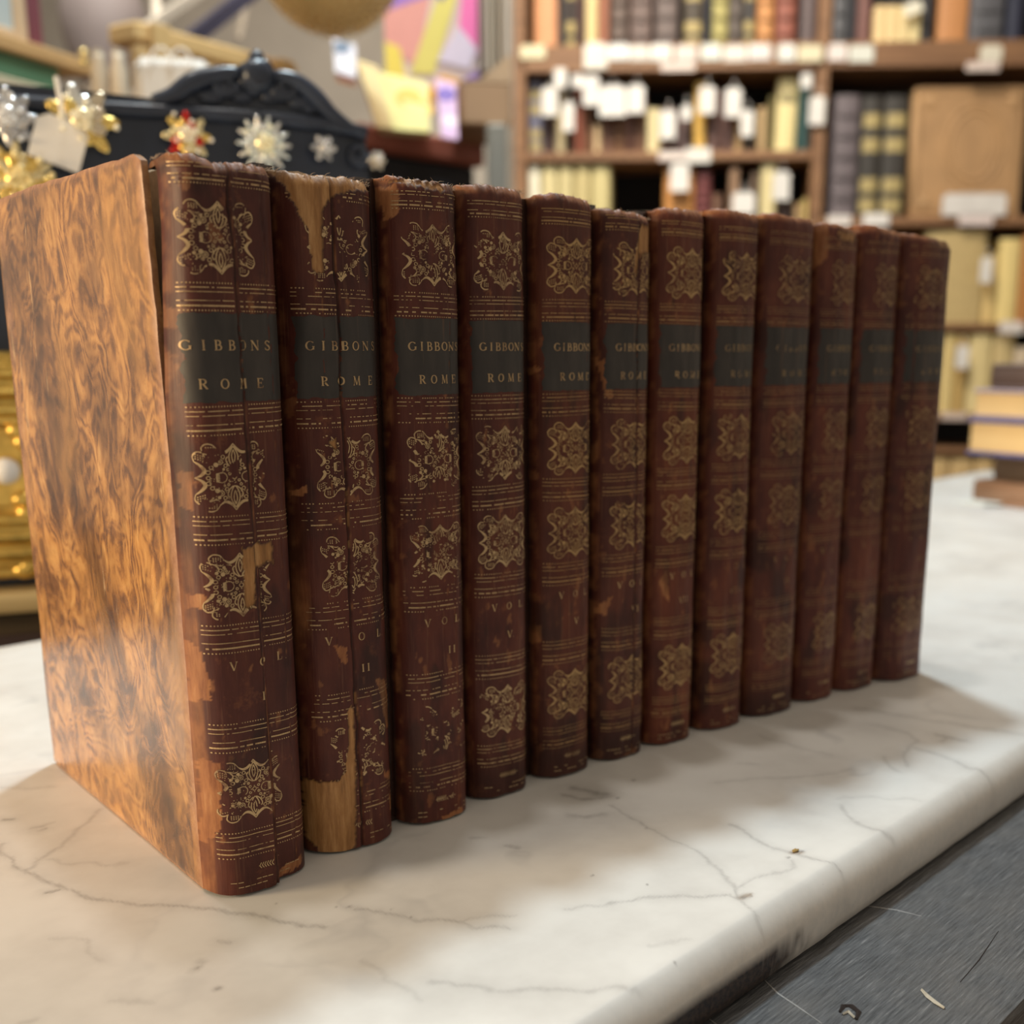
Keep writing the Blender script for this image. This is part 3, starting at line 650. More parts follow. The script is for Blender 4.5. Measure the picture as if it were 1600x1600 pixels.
def letter(ch):
    """Roman capitals as strokes in a unit box: list of (points, widths)."""
    T, t = .17, .07
    def serif(x, y, w=.16): return ([(x-w, y), (x+w, y)], t)
    def ell(cx, cy, rx, ry, a0, a1, n=18):
        p = arc(cx, cy, rx, ry, a0, a1, n); return (p, [t+(T-t)*abs(math.cos(math.radians(a0+(a1-a0)*k/(n-1))))**1.3 for k in range(n)])
    if ch == 'I': return [([(.5, 0), (.5, 1)], T), serif(.5, .02), serif(.5, .98)]
    if ch == 'O': return [ell(.5, .5, .40, .47, 0, 360, 26)]
    if ch == 'G': return [ell(.5, .5, .40, .47, 48, 322, 22), ([(.84, .08), (.84, .42)], T*.9), serif(.84, .42, .13), ([(.80, .78), (.80, .92)], t)]
    if ch == 'B': return [([(.25, 0), (.25, 1)], T), serif(.2, .02, .12), serif(.2, .98, .12), ([(.25, .97), (.45, .97)], t), ell(.45, .74, .27, .23, 90, -90, 12), ([(.25, .51), (.5, .51)], t), ell(.48, .27, .33, .25, 90, -90, 12), ([(.25, .02), (.5, .02)], t)]
    if ch == 'N': return [([(.16, 0), (.16, 1)], t), ([(.14, 1), (.84, .02)], T), ([(.84, 0), (.84, 1)], t), serif(.16, .02, .12), serif(.84, .98, .12), serif(.1, .98, .1)]
    if ch == 'S':
        p = spl([(.76, .80), (.62, .94), (.40, .95), (.24, .76), (.42, .56), (.62, .45), (.78, .24), (.58, .05), (.36, .06), (.22, .22)], 4)
        return [(p, [t+(T-t)*math.sin(math.pi*k/(len(p)-1))**2 for k in range(len(p))]), ([(.77, .74), (.77, .95)], t), ([(.22, .05), (.22, .28)], t)]
    if ch == 'R': return [([(.25, 0), (.25, 1)], T), serif(.25, .02, .14), serif(.2, .98, .12), ([(.25, .97), (.48, .97)], t), ell(.46, .73, .30, .24, 90, -90, 12), ([(.25, .49), (.5, .49)], t), ([(.48, .49), (.86, .0)], T), serif(.88, .02, .1)]
    if ch == 'M': return [([(.10, 0), (.16, 1)], t), ([(.16, 1), (.5, .04)], T*.9), ([(.5, .04), (.84, 1)], t), ([(.84, 1), (.90, 0)], T*.9), serif(.1, .02, .11), serif(.9, .02, .12), serif(.11, .98, .08), serif(.89, .98, .08)]
    if ch == 'E': return [([(.25, 0), (.25, 1)], T), serif(.22, .02, .12), serif(.22, .98, .12), ([(.25, .97), (.78, .97)], t), ([(.78, .97), (.80, .76)], t*1.2), ([(.25, .51), (.62, .51)], t), ([(.62, .40), (.62, .62)], t), ([(.25, .03), (.80, .03)], t), ([(.80, .03), (.84, .26)], t*1.2)]
    if ch == 'V': return [([(.14, 1), (.5, .0)], T), ([(.5, .0), (.86, 1)], t), serif(.14, .98, .13), serif(.86, .98, .12)]
    if ch == 'L': return [([(.28, 0), (.28, 1)], T), serif(.26, .02, .12), serif(.28, .98, .15), ([(.28, .03), (.80, .03)], t), ([(.80, .03), (.84, .30)], t*1.2)]
    if ch == 'X': return [([(.14, 1), (.86, 0)], T), ([(.86, 1), (.14, 0)], t), serif(.14, .98, .12), serif(.86, .98, .1), serif(.14, .02, .1), serif(.86, .02, .12)]
    if ch == '.': return [([(.10, .02), (.22, .02)], .12)]
    return []
def lettering(i, lines, name, root, keep, off, col):
    g = Gilt(i); g.ck = .45
    for text, xs, z, h in lines:
        for ch, x in zip(text, xs):
            hw = h*.92*(.55 if ch == '.' else 1)
            for pts, wd in letter(ch):
                pts = np.array(pts, float)
                if len(pts) == 2: pts = np.linspace(pts[0], pts[1], 5)
                wd = np.interp(np.linspace(0, 1, len(pts)), np.linspace(0, 1, np.size(wd)), np.atleast_1d(wd))*h
                g.stroke([(x+(p[0]-.5)*hw, z+(p[1]-.5)*h) for p in pts], wd, False, keep)
    return g.build(name, root, off, col=col)
def board(i, side, root, mat):
    """A leather-covered board; the outer face is a grid so that its worn edges can be irregular."""
    B = BK[i]; ny, nz = (60, 110) if (i == 0 and side == 0) else (8, 14)
    gl = 0.0 if i == 0 else (B['x']-BK[i-1]['x']-BK[i-1]['w'])/2-.0002
    gr = 0.0 if i == 11 else (BK[i+1]['x']-B['x']-B['w'])/2-.0002
    th = .0026+(gl if side == 0 else gr); x0 = -gl if side == 0 else B['w']-.0026
    t = np.linspace(0, 1, ny); z = np.linspace(0, 1, nz); Tm, Zm = np.meshgrid(t, z, indexing='ij')
    Hb = H0+.0006+(fbm(np.array([i*3.3+side]), np.array([1.0]), 3)[0]-.5)*.002; Zw = Zm*Hb+.0002
    y_in = np.full(nz, .0028 if side == 0 else .0026)
    if i == 0 and side == 0:   # the joint has split at the head
        zz = z*Hb; y_in = np.interp(zz, [0, .09, .12, .157, .185, .205, Hb], [.0012, .0013, .0018, .0030, .0046, .0058, .0060])+(fbm(zz*230, zz*0+2, 12, 3)-.5)*.0011
    Yw = y_in[None, :]+(DEP-y_in[None, :])*Tm
    r = .0035; cz0 = np.clip((Yw-(DEP-r))/r, 0, 1); lift = r*(1-np.sqrt(np.clip(1-cz0**2, 0, 1)))
    Zw = Zw+lift*np.clip(1-Zm*20, 0, 1)-lift*np.clip(1-(1-Zm)*20, 0, 1)
    if i == 0 and side == 0:
        Zw = Zw+np.clip((Zm-.9)*10, 0, 1)*((fbm(Tm*9, Zm*0+1, 77, 3)-.5)*.0016-.0022*np.exp(-((Tm-.0)/.02)**2))
        Xw = (fbm(Tm*6, Zm*7, 78, 4)-.5)*.0007
    else: Xw = 0*Tm
    sgn = -1 if side == 0 else 1
    ring = .0007
    edge = np.minimum(np.minimum(Tm*DEP, (1-Tm)*DEP), np.minimum(Zm, 1-Zm)*Hb)
    Xo = (x0 if side == 0 else x0+th)+Xw-sgn*np.clip(ring-edge, 0, ring)
    Xi = np.full(Tm.shape, x0+th if side == 0 else x0)
    V = np.concatenate([np.stack([Xo, Yw, Zw], -1).reshape(-1, 3), np.stack([Xi, Yw, Zw], -1).reshape(-1, 3)])
    idx = np.arange(ny*nz).reshape(ny, nz); F = []
    for a in range(ny-1):
        for b in range(nz-1):
            F.append((idx[a, b], idx[a, b+1], idx[a+1, b+1], idx[a+1, b])); F.append(tuple(ny*nz+k for k in (idx[a, b], idx[a+1, b], idx[a+1, b+1], idx[a, b+1])))
    loop = [idx[a, 0] for a in range(ny)]+[idx[ny-1, b] for b in range(1, nz)]+[idx[a, nz-1] for a in range(ny-2, -1, -1)]+[idx[0, b] for b in range(nz-2, 0, -1)]
    for p, q in zip(loop, loop[1:]+loop[:1]): F.append((p, q, ny*nz+q, ny*nz+p))
    F = [tuple(int(k) for k in f) for f in F]
    if side == 1: F = [f[::-1] for f in F]
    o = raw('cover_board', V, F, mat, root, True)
    sc = np.zeros(ny*nz*2); en = fbm(Yw*150, Zw*150, 55, 4)
    sf = np.clip((.0022*(.4+en)-edge)/.0012, 0, 1)*.9
    if i == 0: sf = np.maximum(sf, np.clip((.012-(DEP-Yw))/.003, 0, 1)*np.clip(en*2.5-.9, 0, 1)*.55); sf = np.maximum(sf, np.clip((.004-(Yw-y_in[None, :]))/.002, 0, 1)*np.clip(en*2.4-.8, 0, 1)*.7)
    sc[:ny*nz] = sf.ravel(); sc[ny*nz:] = .3
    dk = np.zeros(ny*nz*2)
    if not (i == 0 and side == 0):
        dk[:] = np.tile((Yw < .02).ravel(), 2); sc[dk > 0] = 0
    for nm, arr in (('scuff_and_rim', sc), ('dark', dk)):
        a = o.data.attributes.new(nm, 'FLOAT', 'POINT'); a.data.foreach_set('value', arr.astype(np.float32))
    o.data.set_sharp_from_angle(angle=math.radians(40)); return o
ORN = [.1925, .1282, .0970, .0343]; ORN = [(.1925, 0), (.1282, 1), (.0970, 2), (.0343, 3)]
BANDS = [(.1808, .1736), (.1480, .1402), (.1170, .1090), (.0855, .0772), (.0555, .0468), (.0212, .0130)]
KEEP = [.85, .62, .62, .85, 1.0, .95, 1.0, .95, .95, .9, .95, .85]
KORN = {(0, 0): .88, (1, 0): .55, (1, 3): .45, (2, 0): .62, (2, 2): .62, (2, 3): .15, (3, 0): .72, (0, 3): .8, (2, 1): .68, (3, 1): .85, (3, 2): .95, (1, 1): .75, (1, 2): .8}
LABELS = ['first leather volume of the row, its marbled calf board facing left and its spine cracked',
 'second volume of the row, split spine with bare tan patches at head and tail',
 'third leather volume, torn at the head, its lowest gilt ornament almost rubbed out',
 'fourth leather volume from the marbled board, with bright crisp lower ornaments',
 'leather volume with a beige chip beside its dark title label',
 'leather volume with a long straight crack and a pale strip at its head',
 'orange-brown leather volume numbered VII, standing right of the straight-cracked volume',
 'leather volume after a dark gap, fifth from the right end of the row',
 'wider leather volume with a pale glossy streak, fourth from the right end of the row',
 'narrow leather volume with a chipped brown head, third from the right end of the row',
 'leather volume with a brighter gilt top ornament, second from the right end of the row',
 'last leather volume at the right end of the row, with dimmest gilding']
XO = [-.0036, .0004, .0004, .0002, .0012, .0022, .0016, .0012, .0008, .0030, .0030, -.0020]
TX = [((-.40, .28), (-.31, .20))]+[((-.31, .36), (-.20, .30)), ((-.28, .345), (-.18, .28)), ((-.30, .335), (-.21, .28)), ((-.26, .33), (-.18, .28)), ((-.26, .34), (-.19, .28))]+[((-.28, .335), (-.18, .28))]*6
NUM = ['I', 'II', 'II', 'V.', 'V', 'VI', 'VII', 'VIII', 'IX', 'X', 'XI', 'XII']
def fibres(i, s, ztop, root):
    bm = bmesh.new(); R = random.Random(i); n = 70 if i < 4 else 26 if i < 8 else 12
    for _ in range(n):
        k = R.random()**(.7) if R.random() < .7 else R.choice((.03, .97, .9)); z = float(np.interp(k, s, ztop)); B = BK[i]
        p = Vector(on_spine(i, [min(.98, max(.02, k))], [z], 0)[0]); p.y += R.uniform(.0, .004)
        d = Vector((R.uniform(-1, 1), R.uniform(-.8, .5), R.uniform(.1, 1.0))); L = R.uniform(.0005, .0018)
        add_tube(bm, [p, p+d*L*.5, p+d*L+Vector((R.uniform(-1, 1), 0, R.uniform(-.6, .2)))*L*.5], [.00010, .00008, .00003], 4)
    tag(frombm('frayed_fibres', bm, MAT['fray'], root), kind='stuff')
for i, B in enumerate(BK):
    rt = thing('antique_book', LABELS[i], 'book', (B['x'], B['y'], 0), 0, 'set of twelve leather volumes on the marble')
    sp, ss, ztop = build_spine(i, rt)
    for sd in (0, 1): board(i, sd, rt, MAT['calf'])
    box('text_block', (.0066 if i == 0 else .0030, .0054, .0022), (B['w']-.0030, DEP-.004, H0-.0022-(.001 if i else 0)), MAT['paper'], rt, .0008)
    box('spine_lining', (.0064 if i == 0 else .0026, .0008, .0012), (B['w']-.0026, .0052, H0-.003), MAT['dark'], rt, .0008)  # its near-black colour carries the shade of the joint gap
    hump = .0012 if i in (1, 3, 5) else .0002                           # loose endpaper that stands above the head
    bm = bmesh.new()
    pts = [((.0070 if i == 0 else .0032)+(B['w']-(.0102 if i == 0 else .0064))*k/10, .0075+.002*math.sin(k*1.3+i), H0-.004) for k in range(11)]
    top = [(p[0], p[1]+.001, H0+hump*math.sin(math.pi*k/10)**.6*(1 if k < 6 else .6)+RNG.uniform(-.0003, .0003)) for k, p in enumerate(pts)]
    A = [[bm.verts.new((p[0], p[1]+d, p[2])) for p in r] for d in (0, .0006) for r in (pts, top)]
    for a, b in ((0, 1), (1, 3), (3, 2)):
        for k in range(10): bm.faces.new((A[a][k], A[a][k+1], A[b][k+1], A[b][k]))
    frombm('endpaper', bm, MAT['fray'], rt)
    hx = .0103 if i < 4 else .0112; K = KEEP[i]
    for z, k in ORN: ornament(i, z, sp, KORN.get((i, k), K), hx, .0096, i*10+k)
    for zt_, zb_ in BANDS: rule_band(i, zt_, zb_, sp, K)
    rule_band(i, .2122, .2062, sp, K, True)
    g = Gilt(i)
    for z in (.0050, .0034):
        for a in np.linspace(-B['w']*.36, B['w']*.36, 14):
            if random.random() < .55: g.stroke([(a, z), (a+B['w']*.045, z)], .00028, False, K)
    g.build('gilt_rule_band', sp); sprig(i, .0090, sp, max(.7, K))
    # title label and its lettering
    zb_, zt_ = .1490, .1730; nl, ml = 64, 40
    T_, Z_ = np.meshgrid(np.linspace(0, 1, nl), np.linspace(zb_, zt_, ml), indexing='ij')
    rag = .04+.055*fbm(Z_*330+i*9, Z_*0+i, 5, 3)+.02*fbm(Z_*1500+i*9, Z_*0+i, 6, 2); S_ = rag+(.985-rag)*T_
    Z_ = Z_+(np.abs(Z_-.161) > .0115)*(fbm(S_*26+i*3, Z_*0+2, 8, 3)-.5)*.0011
    V = on_spine(i, S_.ravel(), Z_.ravel(), .00010); ix = np.arange(nl*ml).reshape(nl, ml)
    F = []
    for a in range(nl-1):
        for b in range(ml-1):
            sm = (S_[a, b]+S_[a+1, b])/2; zm = (Z_[a, b]+Z_[a, b+1])/2
            if i in (0, 1, 5) and any(abs(sm-c) < w_*.8 for c, w_ in crack_s(i, zm) if w_ > .01): continue
            F.append(tuple(int(k) for k in (ix[a, b], ix[a+1, b], ix[a+1, b+1], ix[a, b+1])))
    lab = raw('title_label', V, F, MAT['label'], sp, True); tag(lab, 'dark green-black title label')
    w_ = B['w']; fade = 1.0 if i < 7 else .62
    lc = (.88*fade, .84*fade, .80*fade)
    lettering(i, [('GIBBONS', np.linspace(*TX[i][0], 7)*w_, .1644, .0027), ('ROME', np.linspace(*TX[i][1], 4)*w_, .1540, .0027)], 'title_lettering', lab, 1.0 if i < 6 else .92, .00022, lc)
    nm = NUM[i]; nx = (np.arange(len(nm))-(len(nm)-1)/2)*.0020+(.0012, .0036, .0044, .0026, .0020, .0036, .0020, .002, .002, .002, .002, .002)[i]
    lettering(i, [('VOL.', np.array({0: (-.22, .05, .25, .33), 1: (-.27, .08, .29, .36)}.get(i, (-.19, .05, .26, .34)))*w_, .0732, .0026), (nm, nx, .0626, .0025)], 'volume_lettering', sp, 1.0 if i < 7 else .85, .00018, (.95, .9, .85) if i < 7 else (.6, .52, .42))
    fibres(i, ss, ztop, rt)
# ------------------------------------------------------------------ bookcase across the shop
def lin(r, g, b, k=1.0): return tuple(min(1.0, k*((c/255/12.92) if c/255 <= .04045 else ((c/255+.055)/1.055)**2.4)) for c in (r, g, b))
BO = at_depth(1040, 248, 3.2); ba = math.radians(5)
BE = HR*math.cos(ba)-HF*math.sin(ba); BN = HF*math.cos(ba)+HR*math.sin(ba); BROT = math.atan2(BE[1], BE[0])
def bk(u, v, d=0.0):
    p = at_plane(u, v, BO+BN*d, BN); return float(np.dot(p-BO, BE)), float(p[2])
def bw(x, y, z): return BO*np.array([1, 1, 0])+BE*x+BN*y+np.array([0, 0, z])
case = thing('bookcase', 'tall brown wooden bookcase full of old books with white tags, behind the leather set', 'bookcase', bw(0, 0, FLOOR_Z), BROT)
def cbox(name, x0, x1, y0, y1, z0, z1, mat='case', bev=.003): return box(name, (x0, y0, z0-FLOOR_Z), (x1, y1, z1-FLOOR_Z), MAT[mat], case, bev)
CD = .27; XL, XLi = bk(803, 250)[0], bk(822, 250)[0]; XD, XDi = bk(1269, 230)[0], bk(1290, 230)[0]; XR = XDi+.74
ZT = bk(1000, -150)[1]; z1t, z1b = bk(1040, 82)[1], bk(1040, 110)[1]; z2t, z2b = bk(1040, 236)[1], bk(1040, 251)[1]
z3t, z3b = bk(1450, 338)[1], bk(1450, 353)[1]; z4t, z4b = bk(1540, 505)[1], bk(1540, 517)[1]; z5t, z5b = bk(1495, 646)[1], bk(1495, 657)[1]; z6t, z6b = bk(1495, 700)[1], bk(1495, 710)[1]
z3l = bk(1040, 350)[1]
for x0, x1 in ((XL, XLi), (XD, XDi), (XR, XR+.03)): cbox('upright', x0, x1, 0, CD, FLOOR_Z, ZT)
cbox('back_panel', XL, XR+.03, CD, CD+.012, FLOOR_Z, ZT, 'shadeblack', .001)  # interior shade of the case is painted into this panel
cbox('shelf_board', XLi, XD, .002, CD, z1b, z1t); cbox('shelf_board', XDi, XR, .002, CD, z1b, z1t)
cbox('shelf_rail', XLi, XD, -.012, .003, z1b-.004, bk(1040, 70)[1]); cbox('shelf_rail', XDi, XR, -.012, .003, z1b-.004, bk(1040, 72)[1])
cbox('shelf_board', XLi, XD, .002, CD, z2b, z2t); cbox('shelf_board', XLi, XD, .002, CD, z3l-.03, z3l)
for a, b in ((z3b, z3t), (z4b, z4t), (z5b, z5t), (z6b, z6t)): cbox('shelf_board', XDi, XR, .002, CD, a, b)
cbox('plinth', XLi, XR, .01, .04, FLOOR_Z, FLOOR_Z+.09)
# one unit book (width, depth, height 1), shared by every shelf book and scaled per copy
def unit_cover():
    bm = bmesh.new(); n = 7; prof = []
    for k in range(n+1):
        a = math.pi*k/n; prof.append((-.5*math.cos(a), .06-.06*math.sin(a)))
    out = [(-.5, 1.0)]+prof+[(.5, 1.0)]; inn = [(.42, 1.0), (.42, .10), (-.42, .10), (-.42, 1.0)]
    lo = [[bm.verts.new((x, y, z)) for x, y in out] for z in (0, 1)]; li = [[bm.verts.new((x, y, z)) for x, y in inn] for z in (0, 1)]
    m = len(out)
    for k in range(m-1): bm.faces.new((lo[0][k], lo[0][k+1], lo[1][k+1], lo[1][k]))
    for k in range(3): bm.faces.new((li[0][k], li[0][k+1], li[1][k+1], li[1][k]))
    for z in (0, 1):
        bm.faces.new((lo[z][0], lo[z][1], li[z][2], li[z][3])); bm.faces.new((lo[z][m-2], lo[z][m-1], li[z][0], li[z][1]))
        bm.faces.new([lo[z][k] for k in range(1, m-1)]+[li[z][1], li[z][2]])
    for a, b in (((0), 3), ((m-1), 0)): bm.faces.new((lo[0][a], lo[1][a], li[1][b], li[0][b]))
    bmesh.ops.recalc_face_normals(bm, faces=bm.faces); me = bpy.data.meshes.new('cover'); bm.to_mesh(me); bm.free(); me.materials.append(MAT['shelfbook']); return me
def unit_box(name, lo, hi, mat):
    bm = bmesh.new(); add_box(bm, lo, hi); me = bpy.data.meshes.new(name); bm.to_mesh(me); bm.free(); me.materials.append(mat); return me
def unit_bands(zs, h, out, name):
    bm = bmesh.new()
    for z in zs:
        L = [[bm.verts.new((-.46*math.cos(math.pi*k/6), .058-(.06+out)*math.sin(math.pi*k/6), q)) for k in range(7)] for q in (z-h, z+h)]
        for k in range(6): bm.faces.new((L[0][k], L[0][k+1], L[1][k+1], L[1][k]))
        bm.faces.new(L[1]); bm.faces.new(L[0][::-1])
    me = bpy.data.meshes.new(name); bm.to_mesh(me); bm.free(); me.materials.append(MAT['shelfbook']); return me
U_COVER = unit_cover(); U_PAGES = unit_box('page_block', (-.42, .08, .02), (.42, .97, .97), MAT['pages'])
U_BANDS = unit_bands((0,), .012, .03, 'raised_band'); U_GILT = unit_bands((0,), .058, .006, 'gilt_panel'); U_LAB = unit_bands((.72,), .06, .006, 'spine_label')
def link_me(name, me, parent, col):
    o = bpy.data.objects.new(name, me); COL.objects.link(o); o.parent = parent; o.color = (*col, 1); return o
SHORT = {}
def shelf_book(row, x0, x1, vt, zb, col, kind, desc, group, dep=.17, yin=.02, lean=0.0):
    if (x0+x1)/2 < (XD+XDi)/2: x0, x1 = max(x0, XLi+.001), min(x1, XD-.001)
    else: x0, x1 = max(x0, XDi+.001), min(x1, XR-.001)
    h = bk(1040, vt)[1]-zb; lid = {'mid': z1b, 'low': z2b, 'folio': z1b, 'r3': z3b, 'r4': z4b, 'r6': z6b}.get(row)
    if lid is not None: h = min(h, lid-zb-.008)
    w = max(.006, x1-x0-.0015)
    r = thing('shelf_book', desc, 'book', bw((x0+x1)/2, yin, zb+.0005+w*.5*abs(lean)), (0, lean, BROT), group); r.scale = (w, dep, h)
    link_me('cover', U_COVER, r, lin(*col)); link_me('page_block', U_PAGES, r, (1, 1, 1))
    if kind == 'r':
        for z in (.16, .33, .50, .67, .84): link_me('raised_band', U_BANDS, r, tuple(.7*c for c in lin(*col))).location.z = z
    if kind == 'g':
        for z in (.10, .27, .60, .80): link_me('gilt_panel', U_GILT, r, lin(176, 158, 106)).location.z = z
    if kind == 'l': link_me('spine_label', U_LAB, r, tuple(.35*c for c in lin(*col)))
    return r
GT = 'old books on the top shelf of the bookcase'
TOP = [(832,869,(214,152,108),'','wide orange-tan book at the left end of the top shelf'), (870,881,(70,66,66),'','thin dark grey book right of the wide orange-tan one, top shelf'),
 (881,900,(58,48,44),'g','black book with gold panels on the top shelf, left of a cream spine'), (900,913,(78,52,50),'','dark maroon book between gold-panelled book and cream spine, top shelf'),
 (913,932,(226,206,150),'','tall cream vellum spine on the top shelf'), (933,950,(160,104,80),'','rust brown book right of the tall cream spine, top shelf'),
 (952,979,(104,88,80),'r','first of three matching grey-brown volumes on the top shelf'), (982,1017,(112,94,88),'r','middle and broadest of three matching grey-brown volumes, top shelf'),
 (1022,1058,(110,96,92),'r','third of three matching grey-brown volumes, by a dark gap, top shelf'), (1066,1098,(70,60,48),'g','broad olive-gold panelled spine on the top shelf'),
 (1099,1111,(40,42,54),'','thin navy-black book right of the olive-gold spine, top shelf'), (1112,1137,(176,166,104),'r','olive-yellow ribbed spine on the top shelf'),
 (1138,1159,(100,90,84),'r','slim grey-brown book right of the olive-yellow spine, top shelf'), (1160,1180,(66,62,60),'g','narrow dark spine with gold panels left of an orange one, top shelf'),
 (1182,1209,(206,146,90),'r','bright orange-tan ribbed spine on the top shelf'), (1212,1244,(150,88,72),'r','reddish brown spine right of the orange-tan one, top shelf'),
 (1250,1283,(100,86,86),'l','grey spine with dark label at the right end of the left bay, top shelf'),
 (1293,1322,(104,104,108),'r','slate grey spine at the left end of the right bay, top shelf'), (1322,1338,(46,46,52),'','blackish book right of the slate grey spine, top shelf'),
 (1339,1361,(124,86,80),'','plum brown book left of the small vellum set, top shelf'), (1465,1514,(200,140,88),'l','broad orange marbled spine on the top shelf of the right bay'),
 (1515,1569,(92,92,98),'r','very thick slate spine with heavy ribs, top shelf of the right bay'), (1574,1600,(40,44,66),'','dark navy book at the right end of the visible top shelf')]
for k, (a, b, c, kd, ds) in enumerate(TOP):
    shelf_book('top', bk(a, 70)[0], bk(b, 70)[0], -70-(k*37 % 30), z1t, c, kd, ds, GT, yin=.02)
for k in range(4):
    shelf_book('top', bk(1365+k*18.5, 70)[0], bk(1383+k*18.5, 70)[0], 14, z1t, (244-k*4, 214, 160), '', ['first', 'second', 'third', 'last'][k]+' of four small cream vellum volumes from the left, top shelf', 'small cream vellum set on the top shelf', .12, .01)
shelf_book('top', bk(1441, 70)[0], bk(1457, 70)[0], -60, z1t, (44, 44, 50), '', 'black book right of the four small cream vellum volumes, top shelf', GT)
GM = 'old books on the middle shelf of the left bay'
MID = [(823,846,118,(104,104,124),'g','blue-grey spine with gold bands at the left end of the middle shelf'), (847,864,150,(70,50,46),'','dark brown book right of the blue-grey spine, middle shelf'),
 (866,882,112,(196,180,142),'','slim beige spine near the left end of the middle shelf'), (883,894,165,(84,64,56),'','low umber book right of the slim beige spine, middle shelf'),
 (895,911,122,(132,72,52),'l','rust-red spine with small tag on the middle shelf'), (912,924,130,(120,84,60),'','slim brown book right of the rust-red spine, middle shelf'),
 (925,938,190,(206,178,138),'','very low beige booklet on the middle shelf'), (939,957,140,(110,76,60),'','brown book under the left edge of the widest tag, middle shelf'),
 (958,974,142,(128,92,66),'r','light brown ribbed book under the widest tag, middle shelf'), (975,991,140,(100,66,54),'r','dark brown ribbed book under a square tag, middle shelf'),
 (992,1007,146,(118,84,64),'','brown book left of a cream spine, middle shelf'), (1009,1030,166,(228,212,164),'','low cream spine in the middle of the middle shelf'),
 (1031,1054,164,(96,70,62),'l','brown book behind a low tag, right of the low cream spine'), (1055,1080,170,(86,66,64),'','dark plum-brown book left of the mustard spine, middle shelf'),
 (1083,1102,126,(222,178,88),'','mustard yellow spine on the middle shelf'), (1104,1126,138,(112,84,78),'r','plum-grey ribbed book right of the mustard spine, middle shelf'),
 (1127,1146,140,(104,76,70),'r','plum-grey ribbed book under the tag beside the dark gap, middle shelf'), (1147,1160,176,(190,156,112),'','low tan book right of the plum-grey pair, middle shelf'),
 (1161,1179,178,(78,70,66),'','low dark grey book behind a tag, middle shelf'), (1183,1198,166,(196,166,122),'','slim tan book left of the big cream spine, middle shelf'),
 (1200,1209,150,(120,110,70),'','thin olive book against the big cream spine, middle shelf'), (1210,1243,120,(238,220,160),'l','big cream spine with a dark cord, leaning a little, middle shelf'),
 (1246,1263,124,(48,82,80),'','teal green spine on the middle shelf'), (1264,1270,160,(88,80,82),'','thin grey book at the right end of the middle shelf')]
for a, b, vt, c, kd, ds in MID: shelf_book('mid', bk(a, 236)[0], bk(b, 236)[0], vt, z2t, c, kd, ds, GM, yin=.03, lean=.03 if 'leaning' in ds else 0)
GL = 'old books on the lower shelf of the left bay'
LOW = [(824,842,256,(244,238,214),'','whitest of the cream spines at the left of the lower shelf'), (844,869,254,(214,200,150),'','cream spine right of the whitest one, lower shelf'), (870,894,255,(206,192,142),'','middle cream spine of the pale set, lower shelf'),
 (895,921,256,(196,180,128),'','fourth cream spine of the pale set, lower shelf'), (922,952,254,(204,190,136),'','last cream spine of the pale set, by the dark gap, lower shelf'),
 (1036,1084,262,(200,140,76),'','broad orange-brown book behind a rounded tag, lower shelf'), (1086,1110,268,(122,66,66),'r','maroon ribbed spine on the lower shelf'), (1112,1128,302,(120,88,70),'','low brown book right of the maroon spine'),
 (1138,1154,262,(158,126,100),'','slim tan-grey spine on the lower shelf'), (1172,1184,270,(116,96,80),'','thin grey-brown book left of the tall cream one, lower shelf'), (1187,1212,252,(228,212,160),'','tall cream spine on the lower shelf'),
 (1214,1240,312,(72,52,48),'','low dark brown book behind a tag, lower shelf'), (1241,1254,318,(176,146,106),'','low tan book near the right end of the lower shelf'), (1255,1268,310,(224,200,130),'','low yellow-cream book at the right end of the lower shelf')]
for a, b, vt, c, kd, ds in LOW: shelf_book('low', bk(a, 345)[0], bk(b, 345)[0], vt, z3l, c, kd, ds, GL, yin=.02)
GR = 'books in the right bay of the bookcase'
for a, b, vt, c, kd, ds in [(1297,1338,150,(110,100,104),'r','tall purple-grey ribbed folio at the left of the right bay'), (1340,1373,152,(58,54,50),'g','left one of two black folios with gold panels'), (1374,1413,152,(58,54,50),'g','right one of two black folios with gold panels')]:
    shelf_book('folio', bk(a, 330)[0], bk(b, 330)[0], vt, z3t, c, kd, ds, GR, .2)
for a, b, vt, c, kd, ds in [(1440,1536,362,(196,172,120),'','broad olive-beige book below the folios, half behind the last leather volume'), (1537,1554,400,(232,202,136),'','cream book with a small tag, on the third shelf of the right bay'),
                            (1556,1590,374,(238,214,144),'','tall pale yellow spine on the third shelf of the right bay'), (1591,1610,368,(190,130,72),'','orange-brown spine at the frame edge, third shelf of the right bay')]:
    shelf_book('r3', bk(a, 500)[0], bk(b, 500)[0], vt, z4t, c, kd, ds, GR, yin=.015)
for a, b, vt, c, kd, ds in [(1470,1489,520,(230,206,142),'','cream spine close beside the last leather volume, fourth shelf'), (1490,1508,522,(200,168,104),'','tan spine with a tag, fourth shelf of the right bay'),
                            (1510,1546,518,(226,206,150),'','broad cream spine above the book stack, fourth shelf'), (1547,1580,520,(206,184,132),'','beige spine above the book stack, fourth shelf'), (1581,1606,540,(214,196,170),'','low pale book at the frame edge, fourth shelf')]:
    shelf_book('r4', bk(a, 640)[0], bk(b, 640)[0], vt, z5t, c, kd, ds, GR, yin=.015)
z7 = bk(1495, 760)[1]; cbox('shelf_board', XDi, XR, .002, CD, z7-.02, z7)
for k, (a, b) in enumerate([(1455,1486), (1487,1524), (1525,1556)]):
    shelf_book('r6', bk(a, 730)[0], bk(b, 730)[0], 712, z7, (208, 178, 126), '', ['tan spine just above the marble beside the last leather volume', 'tan spine just above the marble, middle of three', 'tan spine just above the marble, touching the book stack'][k], GR, yin=.01)
